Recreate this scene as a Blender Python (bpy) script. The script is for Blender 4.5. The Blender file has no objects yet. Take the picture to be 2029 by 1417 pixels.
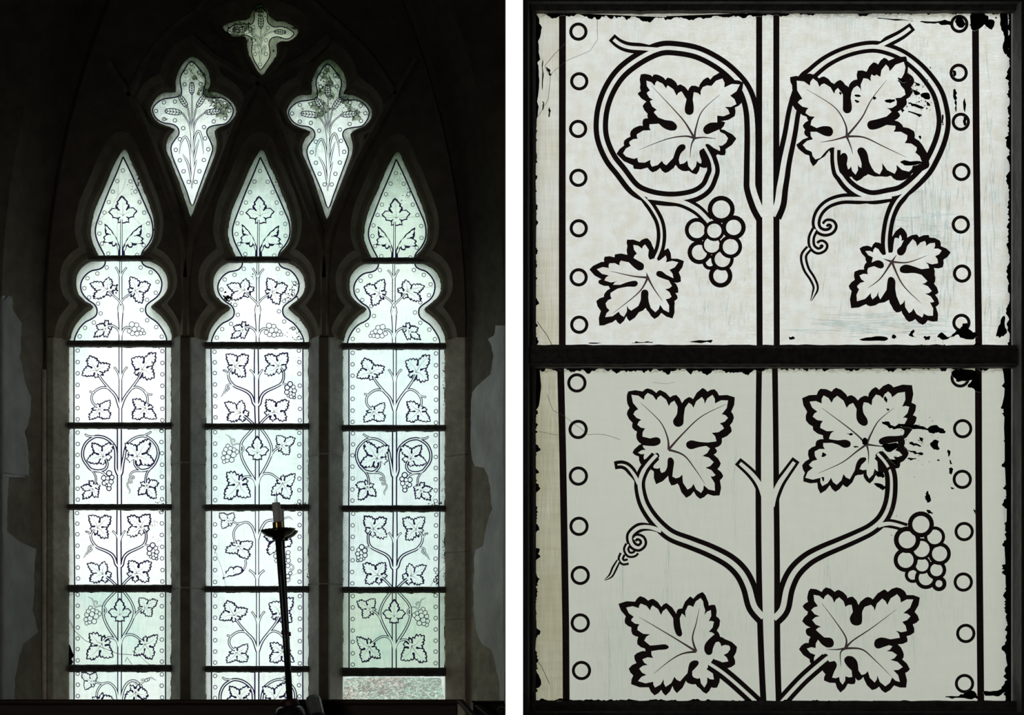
import bpy, bmesh, math, random
import numpy as np
from mathutils import Vector, noise
from mathutils.geometry import delaunay_2d_cdt

random.seed(7)
SC = bpy.context.scene
COL = SC.collection
S = 0.0025                      # metres per photo pixel on the glazing plane
CXP, HOR, CAMD, CAMZ = 1014.5, 1440.0, 9.0, 1.5

# ------------------------------------------------------------------ camera, sky, lamps, exposure
cam = bpy.data.cameras.new('camera')
camo = bpy.data.objects.new('camera', cam)
COL.objects.link(camo)
camo.location = (0, -CAMD, CAMZ)
camo.rotation_euler = (math.pi/2, 0, 0)
cam.sensor_width = 36
cam.lens = 36*CAMD/(2029*S)
cam.shift_y = (HOR-708.5)/2029
cam.clip_start = 0.05
SC.camera = camo

SKY = 2.0
world = bpy.data.worlds.new('overcast_sky')
SC.world = world
world.use_nodes = True
world.node_tree.nodes['Background'].inputs[0].default_value = (0.94, 1.0, 0.98, 1)
world.node_tree.nodes['Background'].inputs[1].default_value = SKY

def area_lamp(name, loc, rot, sx, sy, power, col):
    l = bpy.data.lights.new(name, 'AREA')
    l.shape = 'RECTANGLE'; l.size = sx; l.size_y = sy; l.energy = power; l.color = col
    o = bpy.data.objects.new(name, l); COL.objects.link(o)
    o.location = loc; o.rotation_euler = rot
    return o
# added fill lamp behind the camera, standing in for unseen room light
area_lamp('room_fill', (-3.0, -9.6, 1.3), (math.radians(90), 0, math.radians(-12)), 1.6, 1.8, 40, (1.0, 0.97, 0.91))

SC.view_settings.view_transform = 'Standard'
SC.view_settings.look = 'None'
SC.view_settings.gamma = 1
SC.view_settings.exposure = 0
SC.view_settings.use_curve_mapping = False
SC.cycles.max_bounces = 8
SC.cycles.transparent_max_bounces = 12

# ------------------------------------------------------------------ helpers
def W(px, py, y=0.0):
    return Vector(((px-CXP)*S, y, CAMZ+(HOR-py)*S))
def U(px, py, y=0.0):
    """point at depth y (metres, + outdoors) of a place measured at (px, py) in the photograph"""
    k = (CAMD+y)/CAMD
    return Vector(((px-CXP)*S*k, y, CAMZ+(HOR-py)*S*k))
def lin(c):
    return tuple(((v/255)/12.92 if v <= 10 else ((v/255+0.055)/1.055)**2.4) for v in c)

def link(o, parent=None):
    COL.objects.link(o)
    if parent is not None: o.parent = parent
    return o
def mesh_obj(name, verts, faces, mat=None, parent=None, smooth=False, slots=None):
    me = bpy.data.meshes.new(name)
    me.from_pydata([tuple(v) for v in verts], [], faces)
    if mat is not None:
        for m in (mat if isinstance(mat, (list, tuple)) else [mat]): me.materials.append(m)
    if slots is not None:
        for p, s in zip(me.polygons, slots): p.material_index = s
    if smooth:
        for p in me.polygons: p.use_smooth = True
    me.update()
    return link(bpy.data.objects.new(name, me), parent)
def empty(name, loc=(0, 0, 0)):
    o = bpy.data.objects.new(name, None); COL.objects.link(o); o.location = loc
    o.empty_display_size = 0.05
    return o
def tag(o, label, cat, group=None, kind=None):
    o['label'] = label; o['category'] = cat
    if group: o['group'] = group
    if kind: o['kind'] = kind
    return o
def fix_normals(o):
    bm = bmesh.new(); bm.from_mesh(o.data)
    bmesh.ops.recalc_face_normals(bm, faces=bm.faces)
    bm.to_mesh(o.data); bm.free()
    return o
class MB:
    """collects solids into one mesh"""
    def __init__(self): self.v = []; self.f = []
    def box(self, a, b):
        i = len(self.v)
        for z in (a[2], b[2]):
            for x, y in ((a[0], a[1]), (b[0], a[1]), (b[0], b[1]), (a[0], b[1])): self.v.append((x, y, z))
        self.f += [(i, i+3, i+2, i+1), (i+4, i+5, i+6, i+7), (i, i+1, i+5, i+4), (i+1, i+2, i+6, i+5), (i+2, i+3, i+7, i+6), (i+3, i, i+4, i+7)]
        return self
    def rings(self, rs, cap=True):
        """rs: list of rings (same count) joined one to the next"""
        i = len(self.v); n = len(rs[0])
        for r in rs: self.v += [tuple(p) for p in r]
        for a in range(len(rs)-1):
            for k in range(n):
                k2 = (k+1) % n
                self.f.append((i+a*n+k, i+a*n+k2, i+(a+1)*n+k2, i+(a+1)*n+k))
        if cap:
            self.f.append(tuple(i+k for k in range(n))[::-1])
            self.f.append(tuple(i+(len(rs)-1)*n+k for k in range(n)))
        return self
    def tube(self, pts, r, n=8):
        pts = [Vector(p) for p in pts]; rs = []
        for k, p in enumerate(pts):
            d = (pts[min(k+1, len(pts)-1)]-pts[max(k-1, 0)]).normalized()
            a = d.orthogonal().normalized() if abs(d.y) > 0.9 else Vector((0, 1, 0)).cross(d).normalized()
            b = d.cross(a)
            rr = r[k] if isinstance(r, (list, tuple)) else r
            rs.append([p+(a*math.cos(t)+b*math.sin(t))*rr for t in [2*math.pi*j/n for j in range(n)]])
        return self.rings(rs)
    def build(self, name, mat=None, parent=None, smooth=False):
        return fix_normals(mesh_obj(name, self.v, self.f, mat, parent, smooth))

# ------------------------------------------------------------------ materials
def new_mat(name):
    m = bpy.data.materials.new(name); m.use_nodes = True
    nt = m.node_tree
    return m, nt, nt.nodes, nt.nodes['Principled BSDF']
def N(nt, t, **kw):
    n = nt.nodes.new(t)
    for k, v in kw.items():
        if k.startswith('i_'): n.inputs[k[2:].replace('_', ' ')].default_value = v
        else: setattr(n, k, v)
    return n
def coords(nt, scale):
    tc = N(nt, 'ShaderNodeTexCoord'); mp = N(nt, 'ShaderNodeMapping')
    mp.inputs['Scale'].default_value = scale
    nt.links.new(tc.outputs['Object'], mp.inputs['Vector'])
    return mp.outputs[0]
def noise_n(nt, vec, scale, detail=6, rough=0.6):
    n = N(nt, 'ShaderNodeTexNoise'); n.inputs['Scale'].default_value = scale
    n.inputs['Detail'].default_value = detail; n.inputs['Roughness'].default_value = rough
    nt.links.new(vec, n.inputs['Vector']); return n.outputs['Fac']
def ramp(nt, fac, stops):
    r = N(nt, 'ShaderNodeValToRGB'); e = r.color_ramp.elements
    while len(e) < len(stops): e.new(0.5)
    for el, (p, c) in zip(e, stops): el.position = p; el.color = (*c, 1) if len(c) == 3 else c
    nt.links.new(fac, r.inputs[0]); return r.outputs[0]
def mix(nt, fac, a, b, mode='MIX'):
    m = N(nt, 'ShaderNodeMix', data_type='RGBA', blend_type=mode)
    if isinstance(fac, (int, float)): m.inputs[0].default_value = fac
    else: nt.links.new(fac, m.inputs[0])
    for s, v in ((6, a), (7, b)):
        if isinstance(v, tuple): m.inputs[s].default_value = (*v[:3], 1)
        else: nt.links.new(v, m.inputs[s])
    return m.outputs[2]
def rough_mat(name, c1, c2, scale, rough=0.9, bump=0.3, stretch=(1, 1, 1), fine=6.0, spec=0.2, bdist=0.01, upper_shade=None):
    m, nt, ns, b = new_mat(name)
    v = coords(nt, stretch)
    f1 = noise_n(nt, v, scale); f2 = noise_n(nt, v, scale*fine)
    c = ramp(nt, f1, [(0.3, c1), (0.7, c2)])
    c = mix(nt, 0.55, c, ramp(nt, f2, [(0.25, (0.45,)*3), (0.75, (1.35,)*3)]), 'MULTIPLY')
    if upper_shade:                                        # shade painted into the colour, deepening up the wall
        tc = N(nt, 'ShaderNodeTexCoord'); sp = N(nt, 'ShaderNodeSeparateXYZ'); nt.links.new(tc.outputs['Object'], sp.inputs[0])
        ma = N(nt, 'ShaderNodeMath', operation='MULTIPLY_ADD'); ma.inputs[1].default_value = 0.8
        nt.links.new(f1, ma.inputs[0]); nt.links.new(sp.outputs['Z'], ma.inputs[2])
        mr = N(nt, 'ShaderNodeMapRange'); mr.inputs[1].default_value = upper_shade[0]; mr.inputs[2].default_value = upper_shade[1]
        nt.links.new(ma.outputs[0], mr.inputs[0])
        c = mix(nt, mr.outputs[0], c, mix(nt, 1.0, c, (upper_shade[2],)*3, 'MULTIPLY'))
    nt.links.new(c, b.inputs['Base Color'])
    b.inputs['Roughness'].default_value = rough
    b.inputs['Specular IOR Level'].default_value = spec
    bp = N(nt, 'ShaderNodeBump'); bp.inputs['Strength'].default_value = bump; bp.inputs['Distance'].default_value = bdist
    nt.links.new(f2, bp.inputs['Height']); nt.links.new(bp.outputs[0], b.inputs['Normal'])
    return m
def plain(name, c, rough=0.5, metal=0.0, spec=0.5):
    m, nt, ns, b = new_mat(name)
    v = coords(nt, (1, 1, 1)); f = noise_n(nt, v, 60)
    cc = ramp(nt, f, [(0.3, tuple(x*0.8 for x in c)), (0.7, tuple(min(1, x*1.2) for x in c))])
    nt.links.new(cc, b.inputs['Base Color'])
    b.inputs['Roughness'].default_value = rough; b.inputs['Metallic'].default_value = metal
    b.inputs['Specular IOR Level'].default_value = spec
    return m

M_STONE = rough_mat('stone', (0.17, 0.14, 0.10), (0.25, 0.215, 0.165), 2.6, bump=0.35, upper_shade=(3.6, 5.2, 0.35))
M_STONE_D = rough_mat('shaded_stone', (0.15, 0.125, 0.095), (0.24, 0.21, 0.165), 2.2, bump=0.35, upper_shade=(3.6, 5.2, 0.28))  # darkened towards the arch top to paint in the shade there
M_STONE_R = rough_mat('lit_reveal_stone', (0.36, 0.32, 0.24), (0.54, 0.48, 0.38), 3.0, bump=0.4, upper_shade=(2.7, 4.3, 0.14))  # right half of reveal lightened as if lit, its top darkened as shade
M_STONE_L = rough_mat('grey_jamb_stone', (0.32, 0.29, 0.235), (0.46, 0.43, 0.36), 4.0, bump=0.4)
M_STONE_J = rough_mat('lightened_jamb_stone', (0.48, 0.43, 0.33), (0.74, 0.68, 0.54), 4.0, bump=0.4)  # lightened to paint in the daylight glow beside the clear pane
M_MORTAR = rough_mat('mortar', (0.35, 0.33, 0.28), (0.5, 0.47, 0.4), 12.0)
M_LIME = rough_mat('limewashed_stone', (0.40, 0.39, 0.35), (0.56, 0.55, 0.50), 3.5, bump=0.3)
M_PLASTER_R = rough_mat('lit_whitewash', (0.72, 0.72, 0.70), (0.84, 0.84, 0.82), 1.4, bump=0.12, stretch=(1, 1, 0.6))  # lighter copy, painting in the stronger light on the right splay
M_PLASTER = rough_mat('whitewash', (0.31, 0.31, 0.305), (0.39, 0.39, 0.385), 1.4, bump=0.12, stretch=(1, 1, 0.6))  # darker copy of the whitewash for the less lit left splay
M_IRON = rough_mat('iron', (0.05, 0.046, 0.042), (0.12, 0.115, 0.105), 30, rough=0.75, bump=0.5, spec=0.3)
M_FRAME = rough_mat('dark_frame_stone', (0.035, 0.036, 0.034), (0.075, 0.076, 0.072), 7, rough=0.85, bump=0.4, stretch=(3, 1, 0.5))
M_REVEAL = rough_mat('lit_reveal', (0.12, 0.125, 0.12), (0.24, 0.24, 0.23), 8, rough=0.9, bump=0.4, stretch=(4, 1, 0.4))  # right-hand reveal made paler to paint in light off the glass
def film_mat(name, c1, c2, through):
    """fired glass paint: nearly opaque, lets a trace of daylight through"""
    m = rough_mat(name, c1, c2, 14, rough=0.85, bump=0.05, spec=0.1)
    nt = m.node_tree; out = nt.nodes['Material Output']; b = nt.nodes['Principled BSDF']
    tr = N(nt, 'ShaderNodeBsdfTranslucent'); tr.inputs[0].default_value = (*through, 1)
    ad = N(nt, 'ShaderNodeAddShader'); nt.links.new(b.outputs[0], ad.inputs[0]); nt.links.new(tr.outputs[0], ad.inputs[1])
    nt.links.new(ad.outputs[0], out.inputs[0])
    return m
M_PAINT = film_mat('glass_paint', (0.03, 0.024, 0.026), (0.06, 0.042, 0.044), (0.006, 0.0035, 0.004))
M_PAINT_L = film_mat('violet_black_glass_paint', (0.02, 0.015, 0.03), (0.04, 0.03, 0.055), (0.016, 0.009, 0.042))
M_VEIN = film_mat('thin_brown_paint', (0.03, 0.02, 0.02), (0.06, 0.04, 0.036), (0.07, 0.045, 0.05))
M_GRIME = rough_mat('black_grime', (0.006, 0.006, 0.006), (0.02, 0.019, 0.017), 40, rough=0.95, bump=0.2, spec=0.1)
M_WOOD = rough_mat('dark_wood', (0.028, 0.017, 0.012), (0.058, 0.036, 0.026), 5, rough=0.6, bump=0.1, stretch=(1, 6, 12), spec=0.25)
M_EDGE = rough_mat('highlight_grey', (0.12, 0.12, 0.11), (0.22, 0.22, 0.20), 9, rough=0.6, bump=0.15, stretch=(1, 5, 5))  # pale strip colour, a painted highlight along the batten bevel
M_FLOOR = rough_mat('floor_slabs', (0.10, 0.09, 0.08), (0.18, 0.17, 0.15), 1.5)
M_ROOM = rough_mat('room_plaster', (0.22, 0.21, 0.19), (0.30, 0.29, 0.26), 0.8)
M_POLE = plain('black_enamel', (0.012, 0.012, 0.016), 0.3, 0.0, 0.6)
M_BRASS = plain('brass', (0.55, 0.36, 0.12), 0.25, 1.0)
M_DBRASS = plain('tarnished_brass', (0.05, 0.038, 0.02), 0.35, 0.9)
M_RED = plain('dark_red_collar', (0.05, 0.012, 0.012), 0.5)
M_STEEL = plain('grey_metal', (0.33, 0.36, 0.35), 0.45, 0.6)
M_DARK = plain('dark_hollow', (0.01, 0.01, 0.01), 0.7)
M_WICK = plain('wick', (0.02, 0.018, 0.016), 0.9)
M_WAX, _nt, _ns, _b = new_mat('wax')
_b.inputs['Base Color'].default_value = (0.75, 0.76, 0.74, 1); _b.inputs['Roughness'].default_value = 0.45
_b.inputs['Subsurface Weight'].default_value = 0.5; _b.inputs['Subsurface Radius'].default_value = (0.02, 0.02, 0.02)
_nt.links.new(ramp(_nt, noise_n(_nt, coords(_nt, (1, 1, 0.3)), 30), [(0.3, (0.68, 0.69, 0.67)), (0.7, (0.8, 0.81, 0.79))]), _b.inputs['Base Color'])

M_STREAK = bpy.data.materials.new('worn_wash'); M_STREAK.use_nodes = True
_nt = M_STREAK.node_tree; _nt.nodes.clear()
_o = N(_nt, 'ShaderNodeOutputMaterial'); _t = N(_nt, 'ShaderNodeBsdfTransparent')
_nt.links.new(ramp(_nt, noise_n(_nt, coords(_nt, (1, 1, 1)), 25), [(0.3, (0.62, 0.72, 0.74)), (0.7, (0.90, 0.95, 0.96))]), _t.inputs[0])
_nt.links.new(_t.outputs[0], _o.inputs[0])
M_FILM = bpy.data.materials.new('smoky_grime'); M_FILM.use_nodes = True
_nt = M_FILM.node_tree; _nt.nodes.clear()
_o = N(_nt, 'ShaderNodeOutputMaterial'); _t = N(_nt, 'ShaderNodeBsdfTransparent')
_nt.links.new(ramp(_nt, noise_n(_nt, coords(_nt, (1, 1, 1)), 70, 8, 0.75), [(0.40, (0.02, 0.025, 0.015)), (0.60, (0.55, 0.60, 0.48))]), _t.inputs[0])
_nt.links.new(_t.outputs[0], _o.inputs[0])
def glass_mat(name, stretch, scale, contrast, streak_col, streak_lo, streak_hi, film, thin=1.0, scratch=0.0):
    """whitewashed glass: light from outdoors comes through it; wash brushed on in streaks"""
    m = bpy.data.materials.new(name); m.use_nodes = True
    nt = m.node_tree; nt.nodes.clear()
    out = N(nt, 'ShaderNodeOutputMaterial')
    oi = N(nt, 'ShaderNodeObjectInfo')
    v = coords(nt, stretch); v2 = coords(nt, (stretch[2]*0.9, 1, stretch[0]*0.9))
    f1 = noise_n(nt, v, scale, 8, 0.65); f2 = noise_n(nt, v2, scale*0.8, 8, 0.65)
    add = N(nt, 'ShaderNodeMath', operation='ADD'); nt.links.new(f1, add.inputs[0]); nt.links.new(f2, add.inputs[1])
    hf = N(nt, 'ShaderNodeMath', operation='MULTIPLY'); hf.inputs[1].default_value = 0.5; nt.links.new(add.outputs[0], hf.inputs[0])
    tone = ramp(nt, hf.outputs[0], [(0.35, (thin*(1-contrast),)*3), (0.65, (thin*(1.0+contrast*0.35),)*3)])
    c = mix(nt, 1.0, oi.outputs['Color'], tone, 'MULTIPLY')
    if scratch:                                     # warm blotches and pale scratches crossing each other
        bl = noise_n(nt, coords(nt, (1, 1, 1)), 16, 5, 0.6)
        c = mix(nt, ramp(nt, bl, [(0.42, (0, 0, 0)), (0.62, (1, 1, 1))]), c, mix(nt, 1.0, c, (0.93, 0.885, 0.83), 'MULTIPLY'))
        zone = ramp(nt, noise_n(nt, coords(nt, (1, 1, 1)), 1.1, 2, 0.5), [(0.40, (0, 0, 0)), (0.60, (scratch,)*3)])
        for ang, sc in ((0.35, 9.0), (-0.5, 8.0), (1.25, 10.0), (1.75, 9.0)):
            tc0 = N(nt, 'ShaderNodeTexCoord'); mp = N(nt, 'ShaderNodeMapping'); mp.inputs['Rotation'].default_value = (0, ang, 0); mp.inputs['Scale'].default_value = (1, 1, 14)
            mp.vector_type = 'TEXTURE' if False else 'POINT'
            nt.links.new(tc0.outputs['Object'], mp.inputs['Vector'])
            ln = ramp(nt, noise_n(nt, mp.outputs[0], sc, 3, 0.6), [(0.485, (0, 0, 0)), (0.5, (1, 1, 1)), (0.515, (0, 0, 0))])
            lm = N(nt, 'ShaderNodeMath', operation='MULTIPLY'); nt.links.new(ln, lm.inputs[0]); nt.links.new(zone, lm.inputs[1])
            c = mix(nt, lm.outputs[0], c, mix(nt, 1.0, c, (1.16, 1.18, 1.18), 'MULTIPLY'))
    # worn streaks where the wash has gone thin
    big = noise_n(nt, coords(nt, (1, 1, 1)), film, 3, 0.5)
    st = noise_n(nt, coords(nt, (stretch[0]*2.0, 1, stretch[2])), scale*1.3, 10, 0.7)
    mul = N(nt, 'ShaderNodeMath', operation='MULTIPLY'); nt.links.new(big, mul.inputs[0]); nt.links.new(st, mul.inputs[1])
    k = ramp(nt, mul.outputs[0], [(streak_lo, (0, 0, 0)), (streak_hi, (1, 1, 1))])
    c = mix(nt, k, c, mix(nt, 1.0, c, streak_col, 'MULTIPLY'))
    # grime that thickens towards the top of the light, broken up by noise
    at = N(nt, 'ShaderNodeAttribute', attribute_type='OBJECT', attribute_name='grime')
    tc = N(nt, 'ShaderNodeTexCoord'); sp = N(nt, 'ShaderNodeSeparateXYZ'); nt.links.new(tc.outputs['Generated'], sp.inputs[0])
    nz = noise_n(nt, coords(nt, (1, 1, 1)), 9, 8, 0.7)
    a1 = N(nt, 'ShaderNodeMath', operation='MULTIPLY_ADD'); a1.inputs[1].default_value = 0.9; a1.inputs[2].default_value = -0.45
    nt.links.new(nz, a1.inputs[0])
    a2 = N(nt, 'ShaderNodeMath', operation='ADD'); nt.links.new(a1.outputs[0], a2.inputs[0]); nt.links.new(sp.outputs['Z'], a2.inputs[1])
    g = ramp(nt, a2.outputs[0], [(0.45, (0, 0, 0)), (0.95, (1, 1, 1))])
    gm = N(nt, 'ShaderNodeMath', operation='MULTIPLY', use_clamp=True); nt.links.new(g, gm.inputs[0]); nt.links.new(at.outputs['Fac'], gm.inputs[1])
    c = mix(nt, gm.outputs[0], c, mix(nt, 1.0, c, (0.17, 0.215, 0.145), 'MULTIPLY'))
    # putty smear along the top edge of a pane
    ar = N(nt, 'ShaderNodeAttribute', attribute_type='OBJECT', attribute_name='putty')
    n4 = noise_n(nt, coords(nt, (1, 1, 2)), 40, 8, 0.7)
    b1 = N(nt, 'ShaderNodeMath', operation='MULTIPLY_ADD'); b1.inputs[1].default_value = 0.05; b1.inputs[2].default_value = -0.025
    nt.links.new(n4, b1.inputs[0])
    b2 = N(nt, 'ShaderNodeMath', operation='ADD'); nt.links.new(b1.outputs[0], b2.inputs[0]); nt.links.new(sp.outputs['Z'], b2.inputs[1])
    g2 = ramp(nt, b2.outputs[0], [(0.968, (0, 0, 0)), (0.982, (1, 1, 1))])
    gp = N(nt, 'ShaderNodeMath', operation='MULTIPLY', use_clamp=True); nt.links.new(g2, gp.inputs[0]); nt.links.new(ar.outputs['Fac'], gp.inputs[1])
    c = mix(nt, gp.outputs[0], c, mix(nt, 1.0, c, (0.42, 0.40, 0.32), 'MULTIPLY'))
    tr = N(nt, 'ShaderNodeBsdfTranslucent'); nt.links.new(c, tr.inputs[0])
    gl = N(nt, 'ShaderNodeBsdfGlossy'); gl.inputs['Roughness'].default_value = 0.25
    ms = N(nt, 'ShaderNodeMixShader'); ms.inputs[0].default_value = 0.02
    nt.links.new(tr.outputs[0], ms.inputs[1]); nt.links.new(gl.outputs[0], ms.inputs[2])
    nt.links.new(ms.outputs[0], out.inputs[0])
    return m
M_GLASS = glass_mat('whitewashed_glass', (5, 1, 1), 9, 0.13, (0.72, 0.88, 0.88), 0.26, 0.42, 2.2)
M_GLASS_E = glass_mat('thin_wash_glass', (1.5, 1, 1.0), 12, 0.30, (0.8, 0.88, 0.82), 0.22, 0.4, 3, 0.80)
M_GLASS_Q = glass_mat('grimy_rim_glass', (1.2, 1, 1.0), 16, 0.45, (0.55, 0.60, 0.48), 0.18, 0.32, 5, 0.62)
M_GLASS_R = glass_mat('scratched_wash_glass', (6, 1, 1), 7, 0.06, (0.72, 0.82, 0.84), 0.27, 0.43, 1.3, 1.0, 0.8)
M_GLASS_B = glass_mat('smooth_wash_glass', (6, 1, 1), 7, 0.05, (0.85, 0.90, 0.88), 0.27, 0.43, 1.3)
M_GLASS_C = glass_mat('cream_wash_glass', (8, 1, 0.5), 8, 0.16, (0.74, 0.68, 0.53), 0.10, 0.28, 1.6)
M_CLEAR = bpy.data.materials.new('clear_glass'); M_CLEAR.use_nodes = True
_nt = M_CLEAR.node_tree; _nt.nodes.clear()
_o = N(_nt, 'ShaderNodeOutputMaterial'); _t = N(_nt, 'ShaderNodeBsdfTransparent'); _g = N(_nt, 'ShaderNodeBsdfGlossy')
_t.inputs[0].default_value = (0.93, 0.95, 0.94, 1); _g.inputs['Roughness'].default_value = 0.05
_tl = N(_nt, 'ShaderNodeBsdfTranslucent'); _tl.inputs[0].default_value = (0.9, 0.95, 0.93, 1)
_m = N(_nt, 'ShaderNodeMixShader'); _m.inputs[0].default_value = 0.04
_m2 = N(_nt, 'ShaderNodeMixShader')
_nz = noise_n(_nt, coords(_nt, (1, 1, 1)), 8)
_nt.links.new(ramp(_nt, _nz, [(0.35, (0.14,)*3), (0.75, (0.36,)*3)]), _m2.inputs[0])
_nt.links.new(_t.outputs[0], _m.inputs[1]); _nt.links.new(_g.outputs[0], _m.inputs[2])
_nt.links.new(_m.outputs[0], _m2.inputs[1]); _nt.links.new(_tl.outputs[0], _m2.inputs[2])
_nt.links.new(_m2.outputs[0], _o.inputs[0])

# ------------------------------------------------------------------ the painted drawing
# Every painted line is laid on the glass as its own thin film of paint.  Shapes are measured outlines; black shapes
# and the bare glass inside them are laid in order, and what stays black becomes the mesh of its motif.
ZC = {'a': (1036, 0, 4.048), 'b': (1529, 0, 4.048), 'c': (1036, 350, 4.048), 'd': (1529, 350, 4.048), 'e': (1036, 700, 4.048),
      'f': (1529, 700, 4.048), 'g': (1036, 1067, 4.048), 'h': (1529, 1067, 4.048), 'i': (1036, 900, 4.048), 'j': (1529, 900, 4.048),
      'C': (400, 845, 8.8545), 'F': (400, 1005, 8.8545), 'D': (130, 685, 8.8545), 'H': (130, 510, 8.8545),
      'E': (130, 1320, 9.2227), 'T': (170, 300, 6.44), 'Q': (280, 0, 3.2208), 'q': (420, 0, 8.855)}
def P(z, s):
    """'x y x y' in the frame z of a measured detail -> photo pixels"""
    a = np.array([float(t) for t in s.split()]).reshape(-1, 2)
    ox, oy, k = ZC[z]
    return a/k+np.array([ox, oy])
def catmull(p, sub=4, closed=False):
    p = np.asarray(p, float); n = len(p)
    if n < 3: return p
    out = []
    for i in range(n if closed else n-1):
        if closed: p0, p1, p2, p3 = p[i-1], p[i], p[(i+1) % n], p[(i+2) % n]
        else: p0, p1, p2, p3 = p[max(i-1, 0)], p[i], p[i+1], p[min(i+2, n-1)]
        for k in range(sub):
            t = k/sub
            out.append(0.5*((2*p1)+(p2-p0)*t+(2*p0-5*p1+4*p2-p3)*t*t+(3*p1-p0-3*p2+p3)*t**3))
    if not closed: out.append(p[-1])
    return np.array(out)
def area(p):
    x, y = p[:, 0], p[:, 1]
    return 0.5*np.sum(x*np.roll(y, -1)-np.roll(x, -1)*y)
def contour(z, s, bulge):
    """'T x y .. S x y ..' : T runs are leaf teeth (each edge bows out), S runs are smooth"""
    pts, mode, m, buf = [], [], 'T', []
    for t in s.split():
        if t in 'TS': m = t; continue
        buf.append(float(t))
        if len(buf) == 2: pts.append(buf); mode.append(m); buf = []
    ox, oy, k = ZC[z]
    p = np.array(pts)/k+np.array([ox, oy]); n = len(p)
    sg = 1 if area(p) > 0 else -1
    out = []
    for i in range(n):
        j = (i+1) % n
        out.append(p[i])
        if mode[i] == 'S' and mode[j] == 'S':
            p0 = p[i-1] if mode[i-1] == 'S' else p[i]; j2 = (j+1) % n
            p3 = p[j2] if mode[j2] == 'S' else p[j]
            for t in (0.33, 0.67):
                out.append(0.5*((2*p[i])+(p[j]-p0)*t+(2*p0-5*p[i]+4*p[j]-p3)*t*t+(3*p[i]-p0-3*p[j]+p3)*t**3))
        elif mode[i] == 'T' and mode[j] == 'T' and bulge:
            d = p[j]-p[i]; nrm = np.array([d[1], -d[0]])*sg
            out.append(p[i]+d*0.5+nrm*bulge)
    return np.array(out)
class Leaf: pass
LEAVES = {}
def leaf_def(key, z, outer, inner, tips, centre, veins):
    L = Leaf(); L.outer = contour(z, outer, 0.09); L.inner = contour(z, inner, 0.13)
    L.tips = P(z, tips); c = P(z, centre)[0]
    L.veins = [catmull(np.vstack([c, P(z, v)]), 6) for v in veins]
    LEAVES[key] = L

leaf_def('A1', 'a',
 'T 945 600 1005 600 1040 618 1052 600 1105 612 1145 645 1160 625 1215 650 1240 690 1265 680 1325 730 1352 690 1412 702 1425 670 1480 622 1502 642 1560 595 1600 578 1690 645 1768 665 1735 765 1752 830 1700 865 1698 935 1590 975 1622 985 1588 1040 1640 1060 1712 1115 1625 1200 1620 1247 1560 1240 1490 1300 1470 1350 1420 1340 1392 1402 1330 1372 1275 1372 1225 1325 1185 1368 1140 1390 1100 1350 1040 1385 1000 1347 890 1357 885 1330 750 1237 812 1170 812 1132 862 1100 865 1055 915 1018 962 1012 965 960 1002 952 1000 915 960 855 990 818 920 755 945 735 942 680',
 'T 990 650 1058 692 1075 652 1150 715 1162 688 1232 770 1272 735 S 1312 800 1298 870 1305 910 1335 925 1365 908 1370 860 1362 800 T 1370 742 1425 768 1442 702 1512 692 1600 632 1615 705 1740 680 1662 770 1712 838 1620 860 1658 915 1558 930 S 1558 985 1500 988 1455 1018 1447 1055 1475 1080 1530 1060 1575 1040 T 1582 1062 1645 1112 1600 1170 1568 1168 1580 1215 S 1530 1190 1490 1160 1465 1162 1440 1212 1420 1208 1415 1235 1432 1290 T 1430 1315 1395 1292 1358 1372 1318 1290 1258 1320 S 1250 1285 1265 1235 1302 1195 1298 1165 1265 1162 1232 1195 1205 1270 T 1150 1328 1115 1292 1035 1340 1022 1285 928 1305 920 1268 860 1270 803 1232 865 1172 853 1140 922 1115 914 1080 1025 1048 1015 1000 S 1090 995 1130 1030 1180 1050 1225 1045 1235 1010 1200 975 1140 965 1085 945 T 1050 905 1075 885 1018 815 1045 805 993 750 1020 730',
 '750 1237 945 600 1768 665', '1375 1112', ['1300 985 1200 870 1030 690', '1390 1020 1440 890 1580 760', '1300 1095 1150 1120 930 1205', '1450 1105 1550 1115', '1350 1170 1340 1270'])
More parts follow.
